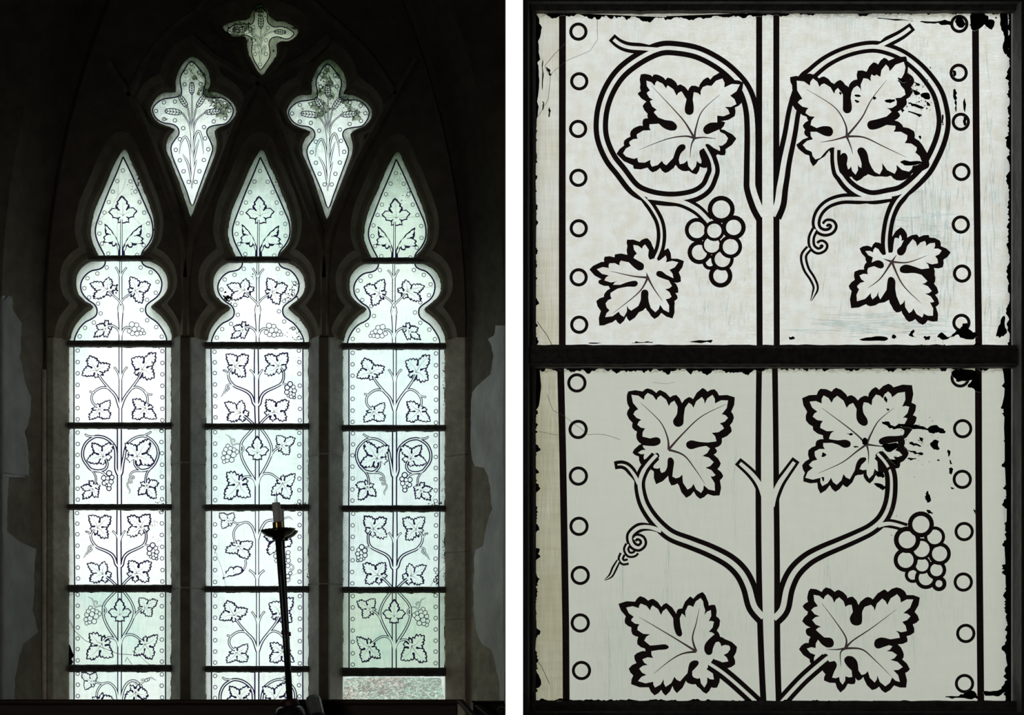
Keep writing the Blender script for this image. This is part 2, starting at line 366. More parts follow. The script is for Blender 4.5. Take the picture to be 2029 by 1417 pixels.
leaf_def('A2', 'b',
 'T 146 622 240 618 262 597 345 603 378 632 420 616 478 665 500 677 548 643 590 685 615 702 637 660 685 640 688 570 760 578 815 502 852 520 900 466 937 490 1077 456 1088 590 1132 622 1142 662 1115 700 1132 740 1078 800 1080 842 1010 898 1030 932 985 968 1042 1000 1052 1022 1140 1055 1145 1110 1207 1165 1264 1320 1255 1347 1125 1392 1078 1440 1000 1449 955 1412 880 1418 770 1400 740 1417 680 1457 640 1420 595 1420 520 1300 460 1210 372 1290 330 1337 300 1250 240 1220 196 1165 215 1150 292 1105 260 1075 267 1042 248 1010 292 970 280 940 215 900 168 850 135 832 172 740 163 690',
 'T 200 650 305 690 330 632 382 700 420 672 500 755 530 708 S 570 760 570 840 572 890 600 912 632 900 642 860 632 790 T 640 740 685 690 718 740 735 630 795 655 800 600 870 620 915 520 945 575 1058 498 1062 590 1008 650 1035 690 1072 762 990 790 1000 845 920 872 960 900 S 920 937 840 960 780 975 765 1010 790 1042 850 1035 920 1005 T 992 1012 975 1060 1087 1088 1065 1150 1162 1185 1150 1225 1202 1300 1130 1332 1100 1380 1000 1325 985 1397 885 1310 865 1402 800 1345 S 780 1300 765 1230 735 1190 702 1188 685 1215 705 1265 720 1315 T 718 1350 690 1325 672 1404 635 1335 612 1362 S 600 1320 608 1265 590 1232 560 1235 540 1265 522 1235 505 1190 475 1187 440 1210 390 1268 T 350 1282 320 1220 248 1165 330 1120 310 1060 S 360 1060 420 1090 470 1095 492 1060 470 1020 410 1015 360 1030 T 310 1005 345 940 270 910 295 870 208 825 245 795',
 '146 622 1077 456 1264 1320', '600 1097', ['590 1000 500 860 280 720', '720 950 800 800 920 645', '740 1105 900 1180 1080 1265', '500 1125 390 1145', '630 1170 650 1240'])
leaf_def('A3', 'c',
 'T 835 508 935 525 975 500 1002 498 1040 560 1055 605 1110 622 1165 575 1190 660 1292 680 1250 770 1267 845 1210 852 1228 862 1247 930 1222 937 1242 975 1215 1000 1215 1040 1200 1140 1110 1095 1055 1144 1010 1090 985 1055 930 1090 855 1162 830 1122 780 1187 745 1150 685 1180 613 1197 625 1080 588 1000 650 967 655 940 700 900 688 880 612 862 605 840 630 825 533 748 600 700 652 685 655 645 735 650 740 625 838 630 838 560',
 'T 885 550 955 580 980 546 S 1010 590 1005 640 1020 668 1045 660 1075 663 1085 678 1110 665 T 1145 635 1148 690 1247 690 1175 750 1207 817 S 1150 790 1110 760 1075 765 1072 795 1110 815 1170 835 T 1195 880 1142 905 1192 965 1145 985 1172 1092 1100 1030 1062 1090 1010 1008 S 1005 970 1005 925 980 908 950 925 945 990 925 1040 T 868 1077 835 1035 810 1127 768 1085 660 1130 695 1075 663 1020 712 980 703 935 S 760 900 840 885 900 885 922 860 905 838 850 845 780 870 T 723 870 760 840 653 835 690 795 593 745 690 735 693 698 775 715 785 676 S 850 690 890 730 930 755 965 745 968 705 930 680 T 887 655 915 620',
 '1200 1140 613 1197 533 748', '1002 812', ['880 800 700 760', '930 930 720 1100', '1050 900 1120 1000', '990 770'])
leaf_def('A4', 'd',
 'T 1035 408 1077 450 1085 492 1160 466 1180 488 1257 470 1262 490 1347 515 1355 560 1434 610 1375 670 1370 730 1300 735 1305 790 1310 838 1300 860 1337 932 1310 950 1342 1020 1315 1045 1330 1162 1250 1155 1210 1192 1150 1145 1098 1167 1060 1120 1040 1080 998 1092 960 1040 940 990 860 1017 790 1042 755 1025 636 1057 640 920 616 880 665 830 663 765 740 747 742 715 760 690 750 650 703 578 760 556 800 570 830 528 890 548 920 560 968 480',
 'T 985 495 1020 500 1030 468 1040 520 1058 513 S 1035 560 1005 590 1010 625 1040 635 1070 610 1085 560 T 1130 503 1165 560 1227 518 1235 560 1307 533 1300 580 1362 595 1310 640 1332 697 1235 690 1262 737 S 1200 745 1130 720 1070 708 1030 730 1030 765 1070 778 1140 775 1200 790 T 1247 840 1205 862 1282 920 1230 940 1302 1005 1268 1010 1292 1117 1215 1100 1205 1132 1135 1060 1100 1097 1065 990 1030 1032 S 1000 960 990 900 990 840 965 808 935 815 925 860 920 910 T 870 987 855 920 808 987 795 935 683 1002 700 905 683 880 745 845 703 795 770 785 773 735 S 820 720 870 740 898 725 890 690 850 672 800 692 T 810 650 750 600 812 610 830 570 870 610 S 890 632 910 628 940 612 968 608 975 550',
 '1434 610 1330 1162 636 1057', '962 685', ['870 820 770 895', '1050 870 1200 1020', '1090 690 1245 635', '890 660', '1000 630'])
leaf_def('B1', 'e',
 'T 845 308 960 308 1000 283 1070 320 1100 296 1180 355 1230 336 1275 402 1330 353 1365 370 1440 280 1480 310 1535 290 1572 340 1699 355 1670 470 1692 520 1660 580 1674 630 1595 685 1590 732 1540 760 1557 790 1530 815 1587 885 1560 930 1607 985 1580 1020 1577 1142 1480 1130 1420 1170 1370 1110 1310 1162 1250 1060 1240 1045 1190 1062 1165 985 1068 1052 1050 950 1000 900 945 892 930 830 878 800 918 750 950 730 913 690 915 630 878 600 880 560 833 490 855 440 833 370',
 'T 870 335 970 375 1000 320 1070 380 1105 340 1170 425 1215 382 S 1240 430 1235 490 1205 540 1215 580 1250 592 1285 570 1290 510 1300 440 T 1330 398 1367 440 1435 352 1457 408 1520 335 1540 405 1645 380 1595 490 1645 520 1578 565 1612 605 1515 640 1552 708 S 1480 718 1410 712 1350 700 1312 720 1315 755 1350 772 1410 755 1470 745 T 1500 765 1440 825 1530 875 1465 920 1545 980 1505 990 1540 1105 1450 1060 1428 1122 1368 1050 1320 1095 1278 975 1225 1005 S 1198 990 1205 930 1212 870 1190 838 1162 850 1158 910 1140 950 T 1112 962 1100 920 1060 925 1045 915 S 1060 870 1095 830 1075 800 1020 830 T 972 855 975 810 923 800 985 775 960 740 S 1010 745 1060 745 1100 725 1100 690 1070 675 1020 685 T 958 670 980 605 918 575 950 535 886 490 925 450',
 '845 308 1699 355 1577 1142', '1168 775', ['1160 680 1100 550 940 395', '1280 650 1430 510 1630 410', '1290 820 1380 930 1460 1050'])
leaf_def('B2', 'f',
 'T 243 362 360 335 390 286 480 310 515 278 590 325 605 350 640 338 690 380 740 343 775 350 780 320 830 273 860 295 935 246 975 275 1124 258 1120 400 1157 420 1132 500 1162 515 1135 580 1100 650 1060 690 1067 710 1060 745 1097 800 1080 840 1030 880 1020 922 960 920 890 962 830 985 785 1047 740 1000 735 970 690 977 670 985 605 1077 570 1055 510 1114 465 1060 390 1127 365 1040 253 1030 265 960 243 900 300 850 293 780 350 745 360 703 415 690 410 660 333 620 330 590 273 540 283 470',
 'T 303 390 400 405 415 340 480 400 525 343 600 440 652 400 S 680 450 678 520 700 565 740 585 768 568 765 530 735 480 728 430 T 738 395 800 420 835 333 890 365 932 308 965 355 1067 312 1045 430 1102 432 1050 520 1087 525 1015 605 1062 620 1050 660 S 1000 665 920 668 865 690 860 720 890 735 960 720 1010 712 T 1012 722 990 780 1047 820 975 830 990 880 S 930 850 885 790 855 795 830 820 845 855 T 852 950 825 925 780 1007 760 935 703 930 S 720 895 755 860 750 838 710 842 680 880 665 940 T 625 1012 575 970 520 1057 475 1000 405 1067 390 1000 268 1000 330 920 298 895 365 855 343 790 425 770 412 722 S 480 720 530 735 580 760 625 750 630 715 590 695 530 700 460 690 T 462 672 500 625 388 600 410 545 328 510 365 470',
 '253 1030 243 362 1124 258', '760 732', ['640 620 400 440', '800 640 860 540 980 440', '680 790 560 880 370 965', '850 745 930 750', '775 800 775 890'])
leaf_def('B3', 'g',
 'T 766 525 900 508 940 463 1005 500 1045 485 1110 550 1150 518 1230 605 1242 570 1277 563 1340 466 1365 485 1440 430 1477 490 1490 540 1542 535 1550 625 1582 660 1555 740 1582 790 1620 808 1717 870 1690 950 1702 1010 1640 1042 1580 1050 1580 1100 1557 1197 1510 1195 1470 1247 1420 1205 1385 1170 1325 1162 1308 1142 1235 1242 1200 1185 1145 1262 1110 1215 1055 1260 1010 1195 868 1170 885 1100 848 1045 910 1000 893 940 940 910 985 905 980 885 918 850 925 790 878 770 870 715 818 680 825 625',
 'T 828 555 930 560 945 523 1022 580 1040 538 1108 615 1150 563 S 1205 640 1210 710 1230 770 1260 788 1278 765 1265 710 1258 640 T 1275 603 1305 640 1325 538 1365 552 1425 478 1450 540 1455 615 1507 575 1490 665 1532 670 1490 750 1537 770 S 1500 800 1460 850 1455 900 1480 935 1515 925 1525 880 1545 835 T 1570 828 1590 865 1652 860 1662 890 1610 935 1647 987 S 1600 995 1550 975 1520 975 1525 1000 1490 1012 1485 1030 1520 1065 T 1532 1132 1478 1115 1455 1197 1420 1120 1385 1122 1358 1100 S 1358 1065 1405 1015 1405 985 1370 980 1335 1005 1320 1080 T 1260 1147 1215 1110 1145 1192 1130 1130 1060 1197 1045 1150 923 1145 990 1095 933 1045 1000 1015 958 970 1045 960 1030 905 S 1090 895 1150 890 1170 870 1140 850 1080 855 1020 860 T 973 820 1020 770 918 735 935 690 868 660 890 630',
 '868 1170 766 525 1440 430', '1390 908', ['1200 790 930 630', '1360 800 1390 680 1415 560', '1280 925 1180 980 1050 1085'])
leaf_def('B4', 'h',
 'T 310 403 400 430 435 393 505 430 535 413 600 460 605 480 650 468 695 535 735 488 770 470 810 490 900 410 930 430 1000 393 1060 420 1080 455 1187 475 1145 590 1182 655 1130 690 1142 755 1080 785 1087 830 1010 850 1052 910 1057 950 1045 970 1107 1050 1070 1080 1077 1197 980 1180 910 1240 860 1190 803 1217 740 1130 735 1110 695 1142 670 1120 665 1167 610 1165 550 1237 510 1160 418 1140 430 1090 400 1040 310 1002 303 970 218 890 260 843 295 840 310 790 278 770 273 730 310 715 243 665 285 610 290 590 246 545 290 510 288 450',
 'T 335 453 415 490 450 448 500 518 540 473 590 550 640 533 S 650 590 625 640 640 685 680 700 718 685 725 640 725 590 745 550 T 795 533 825 580 885 483 925 535 1005 448 1035 515 1134 490 1055 600 1112 625 1045 670 1082 744 995 740 1027 797 S 950 810 880 795 830 815 822 860 850 885 900 870 940 857 T 967 865 920 905 1004 935 950 975 1050 1032 975 1058 1027 1152 965 1115 910 1187 845 1100 825 1157 770 1065 720 1097 S 695 1060 685 990 650 950 605 945 580 975 600 1020 640 1060 T 645 1112 590 1105 568 1174 540 1112 483 1117 S 500 1070 522 1020 505 985 470 990 435 990 425 960 450 940 425 925 395 955 365 980 T 338 982 350 935 280 885 352 880 370 813 S 400 850 440 875 485 870 498 835 475 800 420 795 T 353 735 395 710 323 655 385 625 316 575 370 545',
 '310 403 1187 475 1077 1197', '590 882', ['595 800 520 680 400 520', '650 820 800 720 1000 570', '720 890 820 970 960 1110', '520 892 440 890', '550 920 555 1030'])
# upright five-lobed leaf; tips: side, top, side
_half_o = [(972, 150), (1012, 180), (1040, 232), (1066, 255), (1057, 290), (1089, 307), (1078, 345), (1062, 362), (1100, 347), (1132, 345), (1152, 370), (1198, 412), (1178, 442), (1142, 470), (1137, 517), (1095, 517), (1060, 532), (1064, 602), (1030, 592), (985, 604)]
_half_i = [(972, 195), (1000, 228), (1030, 262), (1022, 295), (1052, 318), (1035, 352), (1015, 385), (1025, 410), (1060, 372), (1098, 368), (1128, 372), (1165, 412), (1135, 445), (1110, 490), (1060, 505), (1015, 488), (1008, 500), (1035, 520), (1042, 572), (1012, 560), (988, 575)]
def _teeth(h, inw):
    out = [h[0]]
    for (x0, y0), (x1, y1) in zip(h, h[1:]):
        L = math.hypot(x1-x0, y1-y0)
        if L > 30:
            k = 2 if L > 52 else 1
            for j in range(1, k+1):
                t = j/(k+1); mx, my = x0+(x1-x0)*t, y0+(y1-y0)*t
                d = math.hypot(mx-972, my-430); out.append((round(mx-(mx-972)/d*inw*L), round(my-(my-430)/d*inw*L))); 
                if j < k or k == 1: out.append((round(x0+(x1-x0)*(t+.12)), round(y0+(y1-y0)*(t+.12))))
        out.append((x1, y1))
    return out
_half_o = _teeth(_half_o, 0.10); _half_i = _teeth(_half_i, 0.16)
def _sym(h, n0): return 'T '+' '.join(f'{x} {y}' for x, y in h)+' '+' '.join(f'{2*972-x} {y}' for x, y in h[::-1] if x != 972)
leaf_def('T5', 'C', _sym(_half_o, 0), _sym(_half_i, 0), '746 412 972 150 1198 412', '972 480', ['972 400 972 260', '1010 445 1110 420', '934 445 834 420'])

def affine(src, dst):
    A = np.hstack([np.asarray(src, float), np.ones((3, 1))])
    X = np.linalg.solve(A, np.asarray(dst, float))
    return lambda p: np.hstack([np.asarray(p, float), np.ones((len(p), 1))]) @ X
def ribbon(p, w):
    p = np.asarray(p, float); n = len(p)
    w = np.interp(np.linspace(0, 1, n), np.linspace(0, 1, len(w)), w) if isinstance(w, (list, tuple)) else np.full(n, w)
    d = np.gradient(p, axis=0); d /= np.maximum(np.linalg.norm(d, axis=1), 1e-9)[:, None]
    nr = np.stack([-d[:, 1], d[:, 0]], 1)*(w/2)[:, None]
    return np.vstack([p+nr, (p-nr)[::-1]])
def cut(p, a, b):
    """part of a polyline between arc lengths a and total-b"""
    seg = np.linalg.norm(np.diff(p, axis=0), axis=1); L = np.concatenate([[0], np.cumsum(seg)])
    a = min(a, L[-1]*0.45); e = max(L[-1]-b, L[-1]*0.55)
    t = np.concatenate([[a], L[(L > a) & (L < e)], [e]])
    return np.stack([np.interp(t, L, p[:, k]) for k in (0, 1)], 1)
def circle(c, r, n=26, ry=None):
    t = np.linspace(0, 2*np.pi, n, endpoint=False)
    return np.stack([c[0]+r*np.cos(t), c[1]+(ry or r)*np.sin(t)], 1)

class Art:
    def __init__(self, X=None, k=1.0):
        self.X = X or (lambda p: np.asarray(p, float)); self.k = k
        self.base = []; self.black = []; self.white = []; self.top = []; self.count = {}
        self.border = None
    def mid(self, name):
        self.count[name] = self.count.get(name, 0)+1
        return (name, self.count[name])
    def line(self, pts, w, name='border_line', layer=None):
        (self.base if layer is None else layer).append((self.mid(name), True, ribbon(self.X(pts), w)))
    def rings(self, pts, r, w, name='border_ring'):
        for c in self.X(pts):
            m = self.mid(name)
            self.base.append((m, True, circle(c, r))); self.base.append((m, False, circle(c, r-w)))
    def stem(self, pts, w, core, name='painted_stem', trim=(0, 0), over=0.0, late=False, smooth=5):
        p = self.X(catmull(pts, smooth)); k = self.k
        sc = lambda v: [x*k for x in v] if isinstance(v, (list, tuple)) else v*k
        m = (name, 1)
        pc = cut(p, trim[0]*k, trim[1]*k)
        if late:
            self.top += [(m, True, ribbon(p, sc(w))), (m, False, ribbon(pc, sc(core)))]; return
        self.black.append((m, True, ribbon(p, sc(w))))
        self.white.append((m, False, ribbon(pc, sc(core))))
        if over:                                 # the end of a stalk lies over its leaf
            q = p[int(len(p)*(1-over)):]
            e = q[-1]+(q[-1]-q[-2])/max(np.linalg.norm(q[-1]-q[-2]), 1e-6)*3*k
            w0 = w[-1] if isinstance(w, (list, tuple)) else w; c0 = core[-1] if isinstance(core, (list, tuple)) else core
            self.late = getattr(self, 'late', [])
            self.late += [(m, True, ribbon(q, w0*k)), (m, False, ribbon(np.vstack([q, e]), c0*k))]
    def leaf(self, key, tips=None, thin=1.0, name='painted_leaf'):
        L = LEAVES[key]
        A = affine(L.tips, tips) if tips is not None else (lambda p: p)
        s = 1.0
        if key == 'T5': s = 0.2
        elif tips is not None: s = np.linalg.norm(np.asarray(tips)[0]-np.asarray(tips)[2])/np.linalg.norm(L.tips[0]-L.tips[2])
        m = self.mid(name)
        o, i = self.X(A(L.outer)), self.X(A(L.inner))
        if tips is not None or self.k < 1:          # keep the brush line about 2.4 px wide on the small panes
            dd = np.linalg.norm(o[:, None]-i[None], axis=2); j = dd.argmin(1); d = dd.min(1)
            f = np.clip(1-2.5/max(d.mean(), 1e-6), 0, 0.7)
            o = o+(i[j]-o)*f
        self.top.append((m, True, o)); self.top.append((m, False, i))
        for v in L.veins:
            vv = self.X(A(v))
            self.top.append((('vein', m[1]), True, ribbon(vv, [5.0*s*self.k*thin, 3.0*s*self.k*thin, 1.9*s*self.k*thin, 0.5*s*self.k*thin])))
    def grapes(self, pts, rin, rout, name='grape_bunch'):
        m = self.mid(name); q = self.X(pts)
        for i, c in enumerate(q):
            a = rin[i] if isinstance(rin, (list, tuple)) else rin; b = rout[i] if isinstance(rout, (list, tuple)) else rout
            self.top.append((m, True, circle(c, b*self.k, 22)))
            self.top.append((m, False, circle(c, a*self.k, 22)))
    def blob(self, poly, name='grime_patch', col=True):
        self.top.append(((name, 1), col, self.X(poly)))
    def poly(self, pts, black, name): self.top.append(((name, self.count.get(name, 1)), black, self.X(pts)))

def ragged(c, r, n=14, asp=1.0, rng=random):
    """an irregular flake of grime"""
    n = n if r < 2.2 else 30; ph = rng.random()*90; a0 = rng.random()*6.28; out = []
    for t in np.linspace(0, 6.283, n, endpoint=False):
        z = noise.fractal(Vector((ph+math.cos(t)*1.3, ph*0.7+math.sin(t)*1.3, ph)), 0.5, 2.2, 5)
        k = r*max(0.25, 0.85+z*0.5+rng.uniform(-.07, .07))
        x, y = math.cos(t)*k, math.sin(t)*k*asp
        out.append([c[0]+x*math.cos(a0)-y*math.sin(a0), c[1]+x*math.sin(a0)+y*math.cos(a0)])
    return np.array(out)
def edge_grime(art, p, q, nrm, w0, w1, rng, step=1.3, gap=0.35):
    """a broken dark line of putty and dirt along the edge p-q of a pane"""
    L = math.hypot(q[0]-p[0], q[1]-p[1]); n = max(4, int(L/step)); pts = []
    ph = rng.random()*100
    for i in range(n+1):
        t = i/n; z = noise.fractal(Vector((ph+t*L/26.0, 0, 0)), 0.55, 2.3, 7)*0.75
        w = w0+(w1-w0)*max(0.0, min(1.0, 0.5+z*1.1-gap*0.4))
        pts.append((p[0]+(q[0]-p[0])*t+nrm[0]*w, p[1]+(q[1]-p[1])*t+nrm[1]*w))
    out = [(q[0]-nrm[0]*3, q[1]-nrm[1]*3), (p[0]-nrm[0]*3, p[1]-nrm[1]*3)]
    art.top.append((('edge_grime', 1), True, np.array(pts+out)))

def winding(poly, pts):
    w = np.zeros(len(pts), int); x, y = pts[:, 0], pts[:, 1]
    for (x0, y0), (x1, y1) in zip(poly, np.roll(poly, -1, axis=0)):
        up = (y0 <= y) & (y1 > y); dn = (y0 > y) & (y1 <= y)
        if not (up.any() or dn.any()): continue
        side = (x1-x0)*(y-y0)-(x-x0)*(y1-y0)
        w += (up & (side > 0)).astype(int)-(dn & (side < 0)).astype(int)
    return w
def inside(poly, pts): return winding(poly, pts) != 0

def cdt(polys):
    vs, es = [], []
    for p in polys:
        b = len(vs); n = len(p)
        vs += [(float(x), float(y)) for x, y in p]
        es += [(b+i, b+(i+1) % n) for i in range(n)]
    r = delaunay_2d_cdt([Vector(v) for v in vs], es, [], 0, 1e-4)
    v = np.array([(a[0], a[1]) for a in r[0]]); t = np.array([f for f in r[2] if len(f) == 3])
    return v, t

GLASS_E = 1.02                  # how much of the sky reaches the room through a white pane
def put_pane(win, outline, art, srgb, mats, grime=0.0, paint_y=-0.004, name='glass_pane', putty=0.0, paint=None):
    outline = np.asarray(outline, float)
    ops = art.base+art.black+art.white+art.top+getattr(art, 'late', []) if art else []
    grm = [o for o in ops if o[0][0] in ('edge_grime', 'grime_patch')]
    films = [o for o in ops if o[0][0] == 'smoky_patch']
    ops = films+[o for o in ops if o[0][0] not in ('edge_grime', 'grime_patch', 'smoky_patch')]+grm
    polys = [outline]+[o[2] for o in ops]
    if art and art.border is not None: polys.append(art.border)
    v, t = cdt(polys)
    c = v[t].mean(axis=1)
    ok = inside(outline, c)
    ids = [None]; idx = {}
    own = np.zeros(len(t), int)
    for m, black, poly in ops:
        lo, hi = poly.min(0), poly.max(0)
        cand = np.where(ok & (c[:, 0] >= lo[0]) & (c[:, 0] <= hi[0]) & (c[:, 1] >= lo[1]) & (c[:, 1] <= hi[1]))[0]
        if not len(cand): continue
        sel = cand[inside(poly, c[cand])]
        if not black: own[sel] = 0; continue
        if m not in idx: idx[m] = len(ids); ids.append(m)
        own[sel] = idx[m]
    slot = np.zeros(len(t), int)
    if art and art.border is not None: slot[~inside(art.border, c)] = 1
    # the pane itself
    tt = t[ok]; used, inv = np.unique(tt, return_inverse=True); inv = inv.reshape(tt.shape)
    pane = mesh_obj(name, [W(x, y, 0.0) for x, y in v[used]], [tuple(int(k) for k in f) for f in inv], mats, win, slots=[int(s) for s in slot[ok]])
    e = lin(srgb); k = SKY*0.5*GLASS_E
    pane.color = (e[0]/(k*0.94), e[1]/k, e[2]/(k*0.98), 1)
    pane['grime'] = float(grime); pane['putty'] = float(putty)
    for i in range(1, len(ids)):
        sel = t[own == i]
        if not len(sel): continue
        used, inv = np.unique(sel, return_inverse=True); inv = inv.reshape(sel.shape)
        nm = ids[i][0]
        mt = M_VEIN if nm in ('vein', 'crack_line') else (M_GRIME if nm in ('edge_grime', 'grime_patch') else (M_STREAK if nm == 'wash_streak' else M_FILM if nm == 'smoky_patch' else (paint or M_PAINT_L)))
        yy = paint_y-(0.0012 if nm in ('edge_grime', 'grime_patch') else 0)
        o = mesh_obj({'vein': 'leaf_vein'}.get(nm, nm), [W(x, y, yy) for x, y in v[used]], [tuple(int(q) for q in f) for f in inv], mt, pane)
        if nm in ('edge_grime', 'grime_patch', 'wash_streak', 'smoky_patch'): o['kind'] = 'stuff'
    return pane

def specks(a, c, spread, n, r, rng):
    for _ in range(n):
        a.top.append((('grime_patch', 1), True, ragged((c[0]+rng.gauss(0, spread[0]), c[1]+rng.gauss(0, spread[1])), r*rng.uniform(0.4, 1.3), 9, rng.uniform(0.5, 1.3), rng)))

# ------------------------------------------------------------------ the pane designs
RA = [P('a', '445 257 452 655 443 1037'), P('c', '445 12 448 417 447 810 452 1190'), P('b', '1503 195 1498 587 1515 980'), P('d', '1520 -35 1515 387 1525 780 1520 1175')]
RB = [P('e', '433 240 443 613 445 987'), P('i', '450 580 460 973 460 1355'), P('g', '470 1060'), P('f', '1510 200 1530 607 1527 1013'), P('j', '1542 622 1535 1027'), P('h', '1555 763 1545 1165')]

def art_scroll(X=None, k=1.0, lines=True):
    """two scrolls round a leaf each, grapes, tendril"""
    a = Art(X, k); lw = 13.5*k if k == 1 else 2.7
    a.line([(1114.5, 20), (1114, 350), (1114, 700)], lw); a.line([(1932, 20), (1934, 300), (1939, 700)], lw)
    a.rings(np.vstack(RA), 18.2*k if k == 1 else 4.3, 6.3*k if k == 1 else 1.35)
    a.border = a.X([(1114, 20), (1114, 350), (1114, 700), (1939, 700), (1934, 300), (1932, 20)])
    a.stem([(1521, 0), (1521, 380), (1522, 720)], 46, 22)
    # branches beside the trunk
    a.stem(np.vstack([[(1514, 428), (1503, 408)], P('c', '1845 100 1840 0'), P('a', '1842 1050 1825 860 1772 712 1680 600 1560 505 1400 425 1230 392 1100 395 950 462 800 572 705 700 645 850 625 1000 640 1130 700 1270 785 1380'),
            P('c', '890 95 1000 152 1130 178 1250 178 1380 150 1470 90 1512 5'), P('a', '1528 1360 1505 1270 1460 1185')]), [38, 34, 29, 29, 29, 29, 29, 29, 27, 22], [13, 11, 9, 8, 8, 8, 8, 9, 8, 5.5], over=0.06)
    a.stem(P('a', '712 302 770 352 850 383 980 393 1090 402'), [17, 20, 22, 8], [7, 7, 8], trim=(6, 0))
    a.stem(P('c', '880 95 990 195 1052 280 1097 370 1112 470 1100 570 1068 650'), [8, 19, 19, 19, 19, 19], [6, 5, 4.5, 4.5, 5], over=0.25)
    a.stem(P('c', '1000 166 1150 185 1280 208 1400 270 1490 360'), [8, 22, 22, 20], [9, 9, 9])
    a.stem(np.vstack([[(1530, 428), (1540, 405)], P('d', '62 100 80 0'), P('b', '100 1290 145 1080 182 870 250 660 320 590 430 500 560 432 700 390 830 378 950 405 1060 455 1170 540 1260 640 1330 750 1367 880 1377 1000 1350 1130 1290 1270 1215 1390'),
            P('d', '1060 112 930 150 800 168 690 130 610 70 555 0'), P('b', '528 1380 512 1290 512 1205')]), [38, 32, 27, 24, 24, 27, 29, 29, 25, 20], [13, 11, 9, 8, 8, 8, 8, 9, 7, 6], over=0.05)
    a.stem(P('b', '1128 215 1040 280 930 338 840 384'), [17, 20, 22, 8], [7, 7, 8], trim=(6, 0))
    a.stem(P('d', '1180 20 1080 120 1000 210 950 320 925 440 918 540 925 615'), [8, 24, 22, 22, 21], [6, 5, 5, 5.5], over=0.22)
    T = P('d', '960 160 800 180 690 180 560 182 450 220 380 290 355 370 372 425 420 450 470 440 495 405 480 375 445 370 425 392')
    a.stem(T, [8, 22, 20, 18, 17, 17, 16, 15], [9, 7, 6, 5, 5, 4.5], 'tendril')
    a.stem(P('d', '348 425 318 490 322 560 365 598 410 585 425 555 400 535 375 550'), 15, 4.5, 'tendril')
    a.stem(P('d', '300 575 255 640 275 740 325 820 352 890 335 950 312 1000'), [14, 15, 14, 12, 2], [4.5, 5, 4.5, 4, 0.5], 'tendril')
    for key in ('A1', 'A2', 'A3', 'A4'): a.leaf(key)
    a.grapes(P('c', '1500 690 1585 798 1600 665 1415 610 1515 550 1665 565 1395 430 1690 410 1535 437 1590 265'),
             [8, 14.5, 15.5, 15, 15.5, 15.5, 16.2, 15.2, 14.2, 17.8], [15, 23.5, 22.5, 23.5, 19.5, 23, 24, 24, 20.5, 27])
    return a

def art_branch(X=None, k=1.0):
    """four leaves on two forking branches, grapes and tendril"""
    a = Art(X, k); lw = 13.5*k if k == 1 else 2.7
    a.line([(1110.5, 720), (1115, 900), (1121, 1240), (1122, 1400)], lw); a.line([(1938, 720), (1939, 1000), (1943, 1400)], lw)
    a.rings(np.vstack(RB), 19.2*k if k == 1 else 4.3, 6.0*k if k == 1 else 1.35)
    a.border = a.X([(1110.5, 720), (1115, 900), (1121, 1240), (1122, 1400), (1943, 1400), (1939, 1000), (1938, 720)])
    a.stem([(1519.5, 715), (1520, 950), (1523, 1250), (1528, 1400)], [42, 46, 48, 44, 42], [19, 24, 25, 20, 18])
    a.stem(P('i', '1722 58 1825 150 1895 240 1930 330 1945 420'), [17, 20, 24, 24], [7, 9, 11, 11], trim=(6, 0))
    a.stem(P('j', '195 45 120 150 62 235 20 330 0 420'), [17, 20, 24, 24], [7, 9, 11, 11], trim=(6, 0))
    a.stem(P('i', '1930 1310 1855 1220 1812 1070 1750 950 1650 855 1500 775 1350 715 1200 658 1110 590 1030 500 970 400 942 300 938 220 965 140 1010 75 1065 15'),
           [34, 33, 31, 28, 26, 24, 22, 21, 20], [12, 11, 10, 9, 9, 8, 8, 8, 7], over=0.12)
    a.stem(P('i', '930 240 890 165 840 105 790 85 735 92'), [8, 18, 17, 16], [8, 5, 2.5], trim=(0, 6))
    a.stem(P('i', '1110 618 1020 588 935 590 870 640 862 690 885 735 930 752 965 720 955 680 915 665 890 685'), [8, 19, 17, 16, 15, 14], [8, 7, 5, 4], 'tendril')
    a.stem(P('i', '845 725 828 765 850 805 890 805 912 785'), 13, 4, 'tendril'); a.stem(P('i', '800 800 785 840 805 868 845 862'), 13, 4, 'tendril')
    a.stem(P('i', '768 855 735 915 705 975 655 1012'), [9, 12, 10, 2], [3, 4, 3, 0.5], 'tendril')
    a.stem(P('j', '15 1320 85 1240 120 1080 180 950 280 850 400 782 550 718 700 652 800 600 880 530 930 440 955 330 958 200 940 120 900 55 855 5'),
           [34, 33, 31, 28, 26, 26, 25, 24, 22], [12, 11, 10, 9, 9, 8, 6, 5, 5.5], over=0.12)
    a.stem(P('j', '850 575 950 558 1080 592'), [8, 18, 18], [9, 7, 6])
    a.stem(P('g', '1900 1340 1720 1175 1600 1075 1500 1008'), 25, 6.5, over=0.35)
    a.stem(P('h', '60 1335 220 1160 330 1058 440 965'), 25, 7.5, over=0.3)
    for key in ('B1', 'B2', 'B3', 'B4'): a.leaf(key)
    a.grapes(P('j', '1130 970 1340 1040 1235 995 1320 930 1205 890 1073 850 1345 800 1305 665 1200 762 1085 688 1195 565'),
             [9.5, 7, 14.3, 12.3, 12.8, 15.8, 15, 14.5, 16, 17, 17], [16, 15, 22, 19.5, 18, 24, 22.5, 21, 21.5, 26.5, 26])
    return a

